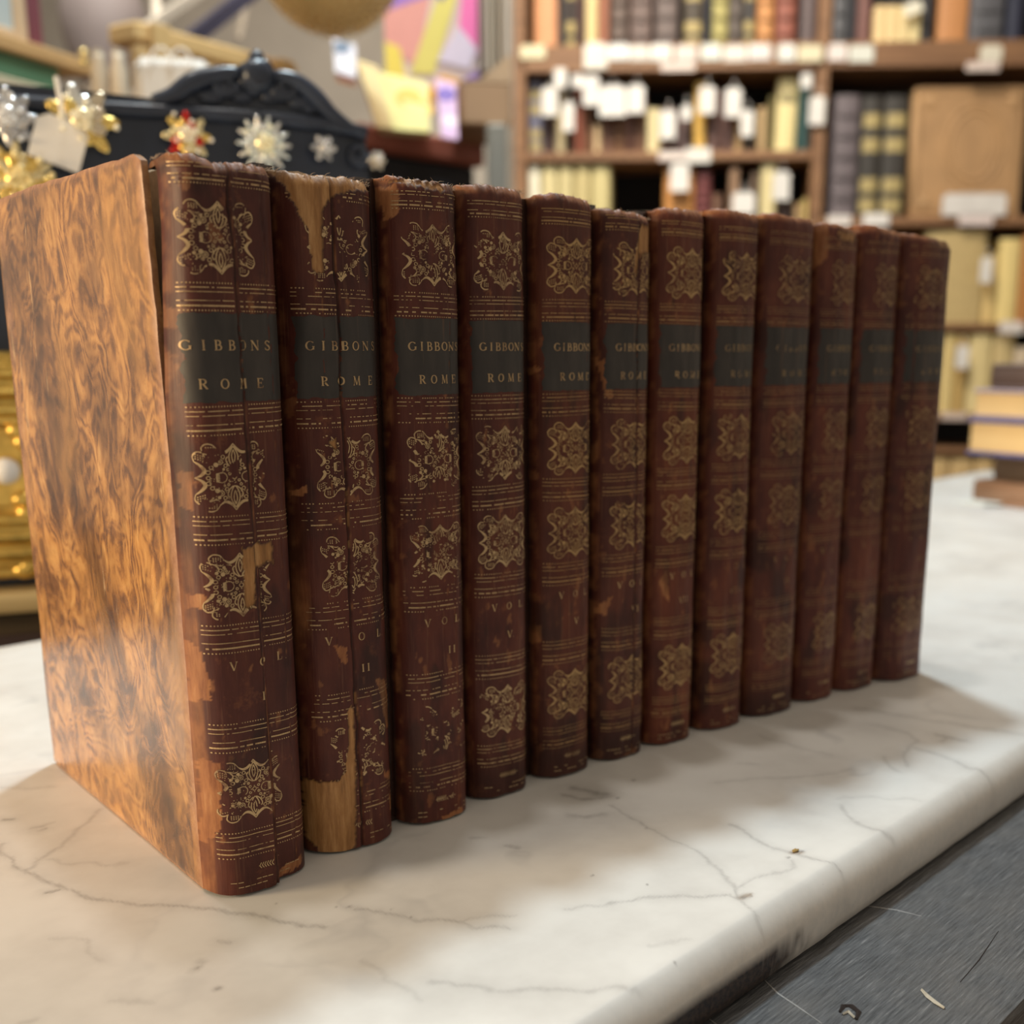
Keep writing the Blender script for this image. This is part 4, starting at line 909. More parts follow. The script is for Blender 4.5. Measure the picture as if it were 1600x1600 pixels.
# large embossed cover standing face out in the right bay
fr = thing('embossed_folio', 'large tan leather folio with embossed oval standing face out', 'book', bw(bk(1510, 335)[0], .03, z3t+.001), BROT, GR)
fx0, fx1 = bk(1424, 335)[0]-bk(1510, 335)[0], bk(1594, 335)[0]-bk(1510, 335)[0]; fh = bk(1510, 132)[1]-z3t
o = box('cover_board', (fx0, 0, .0), (fx1, .006, fh), MAT['shelfbook'], fr, .003, 2); o.color = (*lin(176, 138, 96), 1)
o = box('cover_board', (fx0, .060, .0), (fx1, .066, fh), MAT['shelfbook'], fr, .003, 2); o.color = (*lin(176, 126, 78), 1)
box('page_block', (fx0+.006, .006, .004), (fx1-.004, .06, fh-.004), MAT['pages'], fr)
bm = bmesh.new(); add_tube(bm, [(fx0, .033, .002), (fx0, .033, fh-.002)], .033, 14)
for v in bm.verts: v.co.x = fx0+(v.co.x-fx0)*.28
o = frombm('spine', bm, MAT['shelfbook'], fr, True); o.color = (*lin(200, 160, 114), 1)
for k, sc in enumerate((1.0, .80)):
    bm = bmesh.new(); add_tube(bm, [(.012+.078*sc*math.cos(a*math.tau/40), 0, fh*.55+.105*sc*math.sin(a*math.tau/40)) for a in range(40)], .0035, 8, True); o = frombm('embossed_ring', bm, MAT['shelfbook'], fr, True); o.color = (*lin(186, 148, 104), 1)
bm = bmesh.new(); m = .016; c4 = [(fx0+m, 0, m), (fx1-m, 0, m), (fx1-m, 0, fh-m), (fx0+m, 0, fh-m)]; add_tube(bm, c4, .0028, 8, True); o = frombm('embossed_border', bm, MAT['shelfbook'], fr, True); o.color = (*lin(186, 148, 104), 1)
for sx in (fx0+.034, fx1-.034):
    for sz in (.036, fh-.036):
        bm = bmesh.new(); add_ball(bm, (sx, 0, sz), .014, 2, (1, .25, 1)); [add_ball(bm, (sx+.016*math.cos(a), 0, sz+.016*math.sin(a)), .007, 1, (1, .3, 1)) for a in np.arange(0, 6.28, 1.047)]
        o = frombm('embossed_rosette', bm, MAT['shelfbook'], fr, True); o.color = (*lin(186, 148, 104), 1)
# white paper tags hanging from the books, and labels on the shelf fronts
def card(name, cat, lab, u0, v0, u1, v1, yoff, col, group, string=0.0, tilt=0.0):
    x0, z0 = bk(u0, v1, yoff); x1, z1 = bk(u1, v0, yoff); w_, h = abs(x1-x0), abs(z1-z0)
    r = thing(name, lab, cat, bw((x0+x1)/2, yoff, z0), (0, tilt, BROT), group); c = min(w_, h)*.16
    poly = [(-w_/2, 0), (w_/2, 0), (w_/2, h-c), (w_/2-c, h), (-w_/2+c, h), (-w_/2, h-c)]
    o = prism('card', poly, -.0006, .0006, MAT['objcol'], r); o.color = (*lin(*col, .78), 1)
    if string:
        bm = bmesh.new(); add_tube(bm, [(0, 0, h*.9), (.004, .004, h+string*.5), (0, .014, h+string)], .0009, 5); frombm('string', bm, MAT['tagp'], r)
GTAG = 'white paper tags hanging from the shelf books'
for u0, v0, u1, v1, ds in [(847,136,871,181,'left-hand middle-shelf dark brown book'), (866,106,885,137,'slim beige spine on the middle shelf'), (880,160,897,205,'low umber book on the middle shelf'), (894,116,911,137,'rust-red spine'),
    (911,118,936,165,'slim brown book right of the rust-red spine'), (936,133,978,182,'light brown ribbed books, the widest tag of all'), (980,133,1007,177,'dark brown ribbed book on the middle shelf'), (1031,172,1056,217,'brown book right of the low cream spine'),
    (1065,164,1080,188,'dark plum-brown book left of the mustard spine'), (1092,135,1118,178,'mustard yellow spine'), (1132,137,1159,183,'plum-grey ribbed pair by the dark gap'), (1157,172,1178,213,'low dark grey book on the middle shelf'),
    (1251,115,1269,138,'teal green spine, a round little tag'), (1263,150,1290,195,'divider at the end of the middle shelf'), (1047,255,1077,299,'broad orange-brown book on the lower shelf'), (1207,268,1235,313,'low dark brown book on the lower shelf'),
    (1144,300,1180,334,'slim tan-grey spine, low on the lower shelf'), (1530,402,1552,442,'cream book on the third shelf of the right bay'), (1492,540,1515,576,'tan spine on the fourth shelf of the right bay')]:
    card('price_tag', 'tag', 'white paper tag hanging by the '+ds, u0, v0, u1, v1, -.012, (246, 242, 236), GTAG, 0 if v0 == 255 else .025)
card('price_tag', 'tag', 'white paper tag on top of the small vellum set', 1415, 2, 1445, 22, -.012, (250, 246, 226), GTAG, .02, -.35)
GLAB = 'paper labels along the bookcase shelf fronts'
for u0, v0, u1, v1, c, ds in [(813,70,852,92,(238,228,190),'yellowish label at the left end of the top shelf front'), (912,66,949,108,(246,240,228),'tall white label below the cream spine, top shelf front'), (950,68,984,94,(246,246,242),'white label below the first grey-brown volume'),
    (985,70,1014,95,(238,232,222),'white label below the broadest grey-brown volume'), (1016,68,1050,95,(244,240,232),'white label below the third grey-brown volume'), (1055,70,1089,95,(240,228,220),'pinkish label below the olive-gold spine'),
    (1032,97,1086,111,(240,224,214),'long pinkish strip on the lower edge of the top shelf front, left bay'), (1095,68,1127,94,(240,244,236),'white label below the navy-black and olive-yellow spines'), (1130,70,1167,96,(246,238,228),'white label below the slim grey-brown book'),
    (1169,68,1205,94,(248,240,236),'white label below the orange-tan ribbed spine'), (1215,68,1243,95,(242,244,238),'white label below the reddish brown spine'), (1246,70,1286,96,(240,230,196),'cream label at the right end of the left bay'),
    (1293,68,1324,95,(242,232,228),'white label below the slate grey spine'), (1326,70,1366,97,(238,240,230),'white label below the plum brown book'), (1530,70,1567,96,(238,232,214),'cream label below the very thick slate spine'),
    (1509,96,1562,111,(240,222,214),'long pinkish strip below the very thick slate spine')]:
    card('shelf_label', 'label', ds, u0, v0, u1, v1, -.016, c, GLAB)
for u0, v0, u1, v1, c, ds in [(1029,236,1075,251,(240,226,218),'pinkish strip on the middle shelf front, left one of an overlapping pair'), (1070,230,1111,254,(244,240,232),'white label on the middle shelf front, right one of an overlapping pair'),
    (1292,336,1330,353,(244,236,230),'white label below the purple-grey folio'), (1348,333,1390,353,(246,242,238),'white label below the two black folios'), (1471,302,1574,337,(240,236,232),'wide white card leaning at the foot of the embossed folio'),
    (1497,334,1553,352,(242,226,222),'pinkish strip below the wide white card'), (1561,502,1600,521,(240,232,226),'white label on the third shelf front of the right bay'), (1470,645,1512,656,(226,206,196),'pinkish strip on the fourth shelf front, beside the last volume')]:
    card('shelf_label', 'label', ds, u0, v0, u1, v1, -.006, c, GLAB)
lie = thing('shelf_book', 'cream book lying flat in the dark gap of the lower shelf', 'book', bw(bk(998, 330)[0], .02, z3l), BROT, GL)
o = box('cover', (-.036, 0, .001), (.036, .12, .026), MAT['shelfbook'], lie, .004); o.color = (*lin(214, 208, 180), 1)
box('page_block', (-.034, -.001, .003), (.034, .118, .023), MAT['pages'], lie)

# ------------------------------------------------------------------ stack of books at the far right on the marble
def flat_book(lab, u, vt, vb, length, width, col, page, zb, thick, x, y, rot, spine_out):
    r = thing('stacked_book', lab, 'book', (x, y, zb), rot, 'stack of books at the right end of the marble'); t = min(.004, thick*.14)
    for a, b in ((0, t), (thick-t, thick)):
        o = box('cover_board', (0, -length, a), (width, 0, b), MAT['shelfbook'], r, .0012); o.color = (*lin(*col), 1)
    if spine_out:
        bm = bmesh.new(); add_tube(bm, [(.004, -length, thick/2), (.004, 0, thick/2)], thick*.5, 12); 
        for v in bm.verts: v.co.x = .004+(v.co.x-.004)*.35
        o = frombm('spine', bm, MAT['shelfbook'], r, True); o.color = (*lin(*col), 1)
        o = box('page_block', (.006, -length+.003, t), (width-.003, -.003, thick-t), MAT['pages'], r)
    else:
        o = box('page_block', (.003, -length+.003, t), (width-.006, -.003, thick-t), MAT['objcol'], r); o.color = (*lin(*page), 1)
        o = box('spine', (width-.006, -length, t*.5), (width, 0, thick-t*.5), MAT['shelfbook'], r, .001); o.color = (*lin(*col), 1)
SX = 1.035; ry = math.radians(2)
def sy(u, v, x=SX): return float(at_axis(u, v, 0, x)[1])
def sz(u, v, x=SX): return float(at_axis(u, v, 0, x)[2])
zs = [0.0, sz(1560, 752), sz(1560, 712), sz(1560, 655), sz(1560, 608), sz(1560, 568)]
for k, (lab, u, col, page, sp, dx) in enumerate([
    ('light brown book at the bottom of the stack on the marble', 1526, (176,136,106), (230,228,216), True, 0), ('dark brown book second from the bottom of the stack on the marble', 1556, (104,84,66), (90,70,56), True, .004),
    ('thick tan-paged book with blue cover in the middle of the stack', 1509, (84,84,140), (246,208,146), False, -.010), ('tan-paged book with greyish purple cover, second from the top of the stack', 1514, (168,150,160), (246,210,150), False, -.006),
    ('dark brown book on top of the stack at the right end of the marble', 1540, (112,92,84), (220,200,170), True, .002)]):
    flat_book(lab, u, 0, 0, .20, .135, col, page, zs[k], zs[k+1]-zs[k]-.0002, SX+dx, sy(u, 700, SX+dx), ry*(k-2), sp)
sl = thing('paper_sheaf', 'thin white folded papers tucked under the bottom of the book stack', 'paper', (SX-.02, sy(1508, 744), 0), .1)
o = box('sheet', (0, -.035, .0005), (.03, 0, .0025), MAT['objcol'], sl); o.color = (.86, .87, .83, 1)
o = box('sheet', (.002, -.05, .0026), (.03, -.012, .004), MAT['objcol'], sl); o.color = (.80, .84, .80, 1)

# ------------------------------------------------------------------ black carved cabinet with brooches, left
PE = np.array([.956, -.29, 0]); PE /= np.linalg.norm(PE); PN = np.array([-PE[1], PE[0], 0]); P0 = at_depth(20, 400, .74); PROT = math.atan2(PE[1], PE[0])
def pn(u, v, d=0.0):
    p = at_plane(u, v, P0+PN*d, PN); return float(np.dot(p-P0, PE)), float(p[2])
def pw(x, y, z): return P0*np.array([1, 1, 0])+PE*x+PN*y+np.array([0, 0, z])
cab = thing('carved_cabinet', 'black lacquered cabinet with carved arched crest hung with glittering brooches', 'cabinet', pw(0, 0, FLOOR_Z), PROT)
edge = [(-150,118),(0,130),(120,140),(235,152),(262,146),(282,132),(305,118),(335,109),(362,106),(378,98),(390,94),(402,91),(414,97),(425,106),(448,114),(474,128),(498,150),(522,178),(548,200),(572,212),(577,250),(580,330)]
poly = [(pn(a, b)[0], pn(a, b)[1]-FLOOR_Z) for a, b in edge]; poly = [(poly[0][0], 0)]+poly+[(poly[-1][0], 0)]
prism('back_board', poly[::-1], 0, .022, MAT['ebony'], cab, .003)
def ploc(u, v, y=0.0): x, z = pn(u, v, y); return (x, y, z-FLOOR_Z)
def ptube(name, pts, rad, mat='ebony', n=10, y=-.004):
    bm = bmesh.new(); add_tube(bm, [ploc(a, b, y) for a, b in pts], rad, n); return frombm(name, bm, MAT[mat], cab, True)
ptube('moulding', [(-150,150),(0,158),(150,168),(300,176),(420,184),(520,196),(572,208)], .0045)
ptube('crest_moulding', spl([(238,156),(270,148),(300,128),(340,116),(372,112)], 6), [.003+.003*math.sin(math.pi*k/24) for k in range(25)])
ptube('crest_moulding', spl([(430,116),(462,126),(492,150),(520,180),(560,208)], 6), [.003+.003*math.sin(math.pi*k/24) for k in range(25)])
ptube('crest_scroll', [(352+(20-k*.8)*math.cos(k*.5), 132+(20-k*.8)*math.sin(k*.5)*.8) for k in range(20)], .0030)
ptube('crest_scroll', [(446-(20-k*.8)*math.cos(k*.5), 138+(20-k*.8)*math.sin(k*.5)*.8) for k in range(20)], .0030)
bm = bmesh.new(); add_ball(bm, ploc(402, 118, -.004), .011, 2, (1, .6, 1))
for k in range(7):
    a = k*math.tau/7; add_ball(bm, ploc(402+17*math.cos(a), 120+15*math.sin(a), -.003), .0066, 2, (1, .6, 1))
add_ball(bm, ploc(402, 100, -.002), .007, 2, (.9, .6, 1.3)); frombm('crest_rosette', bm, MAT['ebony'], cab, True)
for (a, b, r_) in ((330,150,.006),(318,146,.004),(470,160,.006),(484,170,.004),(378,150,.005),(424,152,.005)):
    bm = bmesh.new(); add_ball(bm, ploc(a, b, -.002), r_, 2, (1.5, .6, .9)); frombm('carved_leaf', bm, MAT['ebony'], cab, True)
ptube('corner_scroll', [(560+(14-k*.6)*math.cos(k*.5), 240+(18-k*.7)*math.sin(k*.5)) for k in range(18)], .003)
x0, zt_ = pn(-150, 908); x1, zb_ = pn(300, 946)
lx = [pn(-150, 925)[0], pn(300, 925)[0]]
o = box('ledge', (lx[0], -.035, pn(20, 944)[1]-FLOOR_Z), (lx[1], .0, pn(20, 914)[1]-FLOOR_Z), MAT['objcol'], cab, .004, 2); o.color = (*lin(200, 178, 130), 1)
o = box('base_panel', (lx[0], -.016, 0), (lx[1], .0, pn(20, 944)[1]-FLOOR_Z-.001), MAT['objcol'], cab, .003); o.color = (*lin(96, 82, 62), 1)
o = box('base_rail', (lx[0], -.022, pn(20, 1010)[1]-FLOOR_Z), (lx[1], -.016, pn(20, 982)[1]-FLOOR_Z), MAT['objcol'], cab, .002); o.color = (*lin(70, 56, 56), 1)
# gilt frame leaning on the ledge
gf = thing('gilt_frame', 'ornate gilt moulded frame with a white pearl, half hidden behind the calf board', 'frame', pw(0, -.02, FLOOR_Z), PROT)
def gloc(u, v, y=0.0): x, z = pn(u, v, y-.02); return (x, y, z-FLOOR_Z)
gx0, gx1 = gloc(-120, 700)[0], gloc(66, 700)[0]
box('panel', (gx0, 0, gloc(0, 905)[2]), (gx1, .012, gloc(0, 552)[2]), MAT['gold'], gf, .002)
for v, r_ in ((560, .0045), (578, .006), (604, .007), (634, .007), (655, .004), (812, .005), (835, .0075), (862, .007), (880, .004)):
    bm = bmesh.new(); z = gloc(0, v)[2]; add_tube(bm, [(gx0, -.002, z), (gx1, -.002, z)], r_, 10); frombm('moulding', bm, MAT['gold'], gf, True)
c = gloc(10, 735)
for rr, tb in ((.031, .0028), (.024, .002)):
    bm = bmesh.new(); add_tube(bm, [(c[0]+rr*math.cos(a*math.tau/36), -.002, c[2]+rr*1.05*math.sin(a*math.tau/36)) for a in range(36)], tb, 8, True); frombm('oval_ring', bm, MAT['gold'], gf, True)
bm = bmesh.new(); add_ball(bm, (c[0], -.004, c[2]), .0085, 3); o = frombm('pearl', bm, MAT['enamel'], gf, True); o.color = (.86, .84, .82, 1)
for a, b in ((40, 690), (38, 780), (45, 800), (30, 672), (48, 884), (40, 890)):
    bm = bmesh.new(); p = gloc(a, b); add_ball(bm, (p[0], -.003, p[2]), .0055, 2, (1.4, .8, 1)); frombm('scroll_boss', bm, MAT['gold'], gf, True)
# brooches pinned to the cabinet
def brooch(lab, u, v, r, petals, pcol, ccol, bead=0, bcol=(1, .85, .5), name='brooch', plen=1.0, squash=1.0, seed=0):
    x, z = pn(u, v, -.008); t = thing(name, lab, 'brooch', pw(x, -.010, z), PROT, 'brooches pinned to the black cabinet'); R = random.Random(seed)
    for ring, (n, l) in enumerate(((petals, 1.0), (petals, .68))):
        for k in range(n):
            a = (k+.5*ring)*math.tau/n; bm = bmesh.new(); m = Matrix.Rotation(-a, 4, 'Y')
            add_ball(bm, (0, 0, 0), 1, 2, (r*l*.50*plen, r*.05, r*1.0/n*1.5), m.to_3x3())
            for q in bm.verts: q.co += Vector((math.cos(a)*r*l*.52, -.003*ring, math.sin(a)*r*l*.52)); q.co.z *= squash
            o = frombm('petal', bm, MAT['metal'], t, True); o.color = (*pcol[(k+ring) % len(pcol)], 1)
    bm = bmesh.new(); add_ball(bm, (0, -.005, 0), r*.34, 3, (1, .5, squash)); o = frombm('centre', bm, MAT['metal'], t, True); o.color = (*ccol, 1)
    for k in range(bead):
        a = k*2.4; q = r*.36*math.sqrt((k+.5)/bead) if k < bead*.6 else r*R.uniform(.4, .95); bm = bmesh.new()
        add_ball(bm, (q*math.cos(a), -.009-.002*R.random(), q*math.sin(a)*squash), r*.085, 2); o = frombm('bead', bm, MAT['enamel'], t, True); o.color = (*bcol, 1)
Y1, Y2, SV, WH, RD = (1, .72, .22), (1, .86, .50), (.80, .79, .78), (.95, .95, .90), (.75, .05, .04)
brooch('silver leaf brooch at the upper left of the black cabinet', 12, 184, .018, 8, [SV, (.6, .6, .62)], SV, 12, (.9, .9, .9), seed=1)
brooch('gold and pearl star brooch above the hanging white tag', 128, 190, .021, 7, [Y1, (.8, .68, .5), WH], Y2, 18, (1, .92, .70), plen=1.15, seed=2)
brooch('large yellow gold flower brooch partly behind the top of the calf board', 30, 282, .024, 12, [Y1, Y2], Y1, 22, (1, .82, .40), seed=3)
brooch('gold and red flower brooch above the second volume', 292, 214, .0165, 8, [Y1, Y2, RD], Y2, 16, (1, .9, .75), plen=.9, seed=4)
brooch('white daisy brooch with pale yellow centre, on the black cabinet', 412, 226, .0185, 14, [WH, (.9, .96, .93)], (1, .90, .55), 14, (1, .95, .7), seed=5)
brooch('small dim silver brooch right of the white daisy brooch', 505, 232, .009, 6, [SV, (.5, .5, .5)], SV, 4, (.8, .8, .8), seed=6)
brooch('tiny pale brooch low at the right edge of the black cabinet', 588, 252, .0065, 6, [(.8, .72, .6)], SV, 4, (.9, .85, .8), seed=7)
tx, tz = pn(92, 222, -.014); tg = thing('hang_tag', 'white paper tag hanging on a string from the black cabinet among the brooches', 'tag', pw(tx, -.016, tz), (0, .32, PROT))
prism('card', [(-.015, -.014), (.015, -.014), (.015, .009), (.009, .014), (-.009, .014), (-.015, .009)][::-1], -.0004, .0004, MAT['tagp'], tg)
bm = bmesh.new(); add_tube(bm, [(0, 0, .012), (-.004, -.001, .022), (-.010, .0, .036)], .0015, 6); frombm('string', bm, MAT['tagp'], tg)

# ------------------------------------------------------------------ cluttered back of the shop, left
def face_box(name, lab, cat, quad_u, quad_v, d, depth, col, slope_az=None, part='body', bev=.004, rough='objcol', group=None):
    """A box whose front shows roughly between the pixels quad_u, quad_v at distance d; its long side runs along slope_az."""
    az = AZ0+math.pi/2 if slope_az is None else math.radians(slope_az)
    e = np.array([math.sin(az), math.cos(az), 0]); n = np.array([-e[1], e[0], 0])
    if np.dot(n, HF) < 0: n = -n
    o = at_depth((quad_u[0]+quad_u[1])/2, (quad_v[0]+quad_v[1])/2, d); c = np.array([at_plane(u, v, o, n) for u, v in ((quad_u[0], quad_v[0]), (quad_u[1], quad_v[1]))])
    x0, x1 = sorted([float(np.dot(p-o, e)) for p in c]); zz = sorted([float(at_plane((quad_u[0]+quad_u[1])/2, v, o, n)[2]) for v in quad_v])
    r = thing(name, lab, cat, (o[0], o[1], zz[0]), math.atan2(e[1], e[0]), group); s = 1 if np.dot(np.array([-e[1], e[0], 0]), HF) > 0 else -1
    b = box(part, (x0, min(0, s*depth), 0), (x1, max(0, s*depth), zz[1]-zz[0]), MAT[rough], r, bev); b.color = (*lin(*col), 1)
    return r, x0, x1, zz[1]-zz[0], s
# red-brown sideboard
r, x0, x1, h, s = face_box('table', 'red-brown topped sideboard with shade beneath built as a black body, behind the cabinet', 'table', (562, 760), (207, 246), 2.0, .5, (140, 74, 56), 83, 'top_board', .006)
zb = r.location.z-FLOOR_Z; o = box('body', (x0+.02, .02, -zb), (x1-.01, .48, -.001), MAT['shadeblack'], r, .004)  # black body and doors stand in for the shade under the top
for a in (x0+.25*(x1-x0), x0+.7*(x1-x0)): box('door', (a-.09, .008, -zb+.06), (a+.09, .022, -.04), MAT['shadeblack'], r, .004)
r, x0, x1, h, s = face_box('steel_post', 'grey steel post standing at the right end of the sideboard', 'post', (760, 793), (192, 330), 1.9, .04, (140, 136, 126), 125, 'post', .004)
box('foot', (x0-.01, -.01, FLOOR_Z-r.location.z), (x1+.01, .05, .0), MAT['objcol'], r, .004).color = (*lin(130, 126, 118), 1)
r, x0, x1, h, s = face_box('cardboard_box', 'tan cardboard box with slanted lid between sideboard and bookcase', 'box', (722, 800), (128, 196), 1.9, .2, (172, 138, 106), 118)
prism('lid', [(x0, h), (x1, h), (x1, h+.045), (x0+.03, h+.004)][::-1], .0, .2, MAT['objcol'], r).color = (*lin(188, 158, 126), 1)
for k in range(5):
    r, x0, x1, h, s = face_box('magazine', ['grey', 'beige', 'olive-grey', 'brownish', 'pale'][k]+' magazine spine, '+['first', 'second', 'third', 'fourth', 'last'][k]+' of five upright left of the bookcase', 'magazine', (752+k*9.4, 760+k*9.4), (-30, 112-k*2), 2.2, .2, [(150,140,128), (186,172,152), (138,126,108), (168,150,128), (196,184,170)][k], 122, 'cover', .001, group='magazines standing left of the bookcase')
    box('page_block', (x0+.001, .004, .004), (x1-.001, .196, h+.002), MAT['pages'], r)
# abstract canvas: coloured wedges on a stretched board
r, x0, x1, h, s = face_box('abstract_canvas', 'bright abstract canvas of yellow, pink and violet wedges standing on the sideboard', 'painting', (598, 748), (-40, 170), 2.25, .03, (206, 186, 180), 128, 'canvas', .002)
W_ = x1-x0
for k, (c_, pl) in enumerate([((150,110,190), [(0,1),(0,.72),(.55,.86),(.6,1)]), ((214,150,140), [(0,.72),(0,.5),(.34,.30),(.50,.84)]), ((226,206,90), [(0,.5),(0,.22),(.22,.22),(.16,.46)]),
        ((216,204,110), [(.26,.26),(.52,.26),(.86,1),(.66,1)]), ((90,80,160), [(.55,.86),(.66,1),(.86,1),(.62,.80)]), ((226,110,170), [(.86,1),(1,1),(1,.40),(.80,.62)]), ((206,196,214), [(.56,.36),(.80,.62),(1,.45),(.9,.30)]),
        ((226,168,60), [(.40,.08),(.60,.26),(.80,.22),(.66,.04)]), ((130,100,170), [(.84,.22),(1,.30),(1,.06),(.86,.04)])]):
    prism('colour_field', [(x0+W_*a, h*b) for a, b in pl], -.0012-.0004*k, .001, MAT['objcol'], r).color = (*lin(*c_), 1)
def leaning(name, lab, cat, corners, d, th, col, spot=None):
    """A thin slab given by its four corners as seen, each at its own distance."""
    P = [at_depth(u, v, dd) for (u, v), dd in zip(corners, d)]; o = np.mean(P, 0); n = np.cross(P[1]-P[0], P[3]-P[0]); n /= np.linalg.norm(n)
    if np.dot(n, FWD) < 0: n = -n
    r = thing(name, lab, cat, o)
    V = [p-o for p in P]+[p-o+n*th for p in P]
    raw('cover', V, [(0, 1, 2, 3), (7, 6, 5, 4), (0, 4, 5, 1), (1, 5, 6, 2), (2, 6, 7, 3), (3, 7, 4, 0)], MAT['objcol'], r).color = (*lin(*col), 1)
    V2 = [p-o+n*th*1.02+(o-p)*.03 for p in P]+[p-o+n*th*2.2+(o-p)*.03 for p in P]
    raw('page_block', V2, [(0, 1, 2, 3), (7, 6, 5, 4), (0, 4, 5, 1), (1, 5, 6, 2), (2, 6, 7, 3), (3, 7, 4, 0)], MAT['pages'], r)
    for (cu, cv, cr), sc in spot or []:
        c = o+(P[1]-P[0])*cu+(P[3]-P[0])*cv; e1 = (P[1]-P[0])/np.linalg.norm(P[1]-P[0]); e2 = np.cross(n, e1)
        pts = [c-o+(e1*math.cos(a*math.tau/18)+e2*math.sin(a*math.tau/18))*cr for a in range(18)]
        raw('printed_spot', [p-n*.0008 for p in pts]+[p+n*.0004 for p in pts], [tuple(range(18)), tuple(range(35, 17, -1))]+[(k, (k+1) % 18, 18+(k+1) % 18, 18+k) for k in range(18)], MAT['objcol'], r).color = (*lin(*sc), 1)
leaning('booklet', 'pale yellow booklet with orange spots leaning on the sideboard top', 'booklet', [(592,112),(668,128),(672,206),(614,202)], [1.98, 1.98, 1.93, 1.93], .006, (214,204,130), [((.05, -.1, .022), (232,176,70)), ((.30, .05, .018), (236,184,60))])
leaning('booklet', 'cream booklet edge leaning left of the orange-spotted booklet', 'booklet', [(556,92),(590,104),(614,200),(590,198)], [1.97, 1.97, 1.92, 1.92], .008, (212,188,130))
leaning('greeting_card', 'violet and pink card standing at the right end of the sideboard top', 'card', [(680,122),(712,130),(716,218),(690,214)], [1.93, 1.93, 1.88, 1.88], .003, (206,170,206), [((0, -.25, .016), (110,84,170)), ((.05, .2, .012), (236,214,226))])
leaning('storybook', 'white and blue book propped behind the left of the booklets', 'book', [(520,60),(556,70),(556,122),(524,112)], [2.2, 2.2, 2.17, 2.17], .01, (176,178,190), [((-.1, -.3, .016), (60,84,110))])
# tan crate and white bag behind the crest
r, x0, x1, h, s = face_box('wooden_crate', 'long tan wooden crate behind the crest of the black cabinet', 'crate', (214, 466), (66, 96), 1.70, .06, (226, 188, 128), 72, 'plank')
zb = r.location.z; 
for k in range(2): box('plank', (x0, -.0, -.06-.06*k), (x1, .02, -.005-.06*k), MAT['objcol'], r, .003).color = (*lin(206, 170, 116), 1)
for xx in (x0+.02, x1-.05): box('batten', (xx, -.012, -.13), (xx+.03, .0, h), MAT['objcol'], r, .002).color = (*lin(216, 180, 122), 1)
sd = thing('low_cupboard', 'brown cupboard holding up the tan crate behind the black cabinet', 'cupboard', (r.location.x, r.location.y, FLOOR_Z), r.rotation_euler.z)
hh = zb-FLOOR_Z-.131; box('body', (x0+.06, .008, .05), (x0+.30, .058, hh), MAT['case'], sd, .003); box('door', (x0+.07, .0, .08), (x0+.29, .008, hh-.03), MAT['case'], sd, .003)
for lx in (x0+.07, x0+.26): box('leg', (lx, .02, 0), (lx+.03, .05, .05), MAT['case'], sd)
r, x0, x1, h, s = face_box('paper_bag', 'white paper bag in front of the tan crate, behind the cabinet', 'bag', (205, 340), (88, 260), 1.35, .12, (222, 216, 208), 118, 'bag', .01)
for sx in (x0+.02, x1-.045): 
    bm = bmesh.new(); add_tube(bm, [(sx+.0125+.0125*math.cos(a), -.002, h-.012+.02*math.sin(a)) for a in np.linspace(math.pi, 0, 10)], .0015, 6); frombm('handle', bm, MAT['tagp'], r)
box('stand', (x0-.05, .0, FLOOR_Z-r.location.z), (x1+.05, .2, -.001), MAT['case'], r, .003)
for k, (a, b, c_) in enumerate([(146, 172, (196,180,156)), (176, 202, (212,196,172))]):
    x_ = at_depth((a+b)/2, 150, 1.25); rr = (b-a)/2*1.25/F_PX; t = thing('cream_jar', ['greyer cream jar left of the white paper bag', 'paler cream jar touching the white paper bag'][k], 'jar', (x_[0], x_[1], x_[2]-.02), 0, 'cream jars beside the paper bag')
    bm = bmesh.new(); prof = [(.0, 0), (.9, 0), (1, .01), (1, .045), (.7, .055), (.7, .062)]; L = [[bm.verts.new((rr*p*math.cos(q*math.tau/20), rr*p*math.sin(q*math.tau/20), z)) for q in range(20)] for p, z in prof[1:]]
    for A, B in zip(L[:-1], L[1:]):
        for q in range(20): bm.faces.new((A[q], A[(q+1) % 20], B[(q+1) % 20], B[q]))
    bm.faces.new(L[0][::-1]); bm.faces.new(L[-1]); o = frombm('body', bm, MAT['objcol'], t, True); o.color = (*lin(*c_), 1)
    bm = bmesh.new(); add_ball(bm, (0, 0, .064), rr*.72, 2, (1, 1, .35)); o = frombm('lid', bm, MAT['objcol'], t, True); o.color = (*lin(*c_, .85), 1)
# shelf at the upper left with what stands on it
SA = 60; e_s = np.array([math.sin(math.radians(SA)), math.cos(math.radians(SA)), 0]); n_s = np.array([-e_s[1], e_s[0], 0]); s0 = at_depth(70, 84, 1.3); SROT = math.atan2(e_s[1], e_s[0])
def shp(u, v, y=0.0): p = at_plane(u, v, s0+n_s*y, n_s); return float(np.dot(p-s0, e_s)), float(p[2]-s0[2])
sh = thing('wall_shelf', 'tan wooden shelf high at the left with a framed picture and dark books on it', 'shelf', s0, SROT)
xa, xb = shp(-120, 40)[0], shp(146, 100)[0]
o = box('board', (xa, 0, -.008), (xb, .30, .008), MAT['objcol'], sh, .002); o.color = (*lin(206, 164, 110), 1)
o = box('green_strip', (xa, .006, -.034), (shp(98, 100)[0], .29, -.0085), MAT['objcol'], sh, .002); o.color = (*lin(84, 124, 92), 1)
o = box('under_board', (xa, .0, -.050), (xb-.01, .30, -.0345), MAT['objcol'], sh, .002); o.color = (*lin(206, 190, 160), 1)
box('bracket', (xa+.02, .05, FLOOR_Z-s0[2]), (xb-.03, .29, -.051), MAT['objcol'], sh, .003).color = (*lin(196, 180, 156), 1)
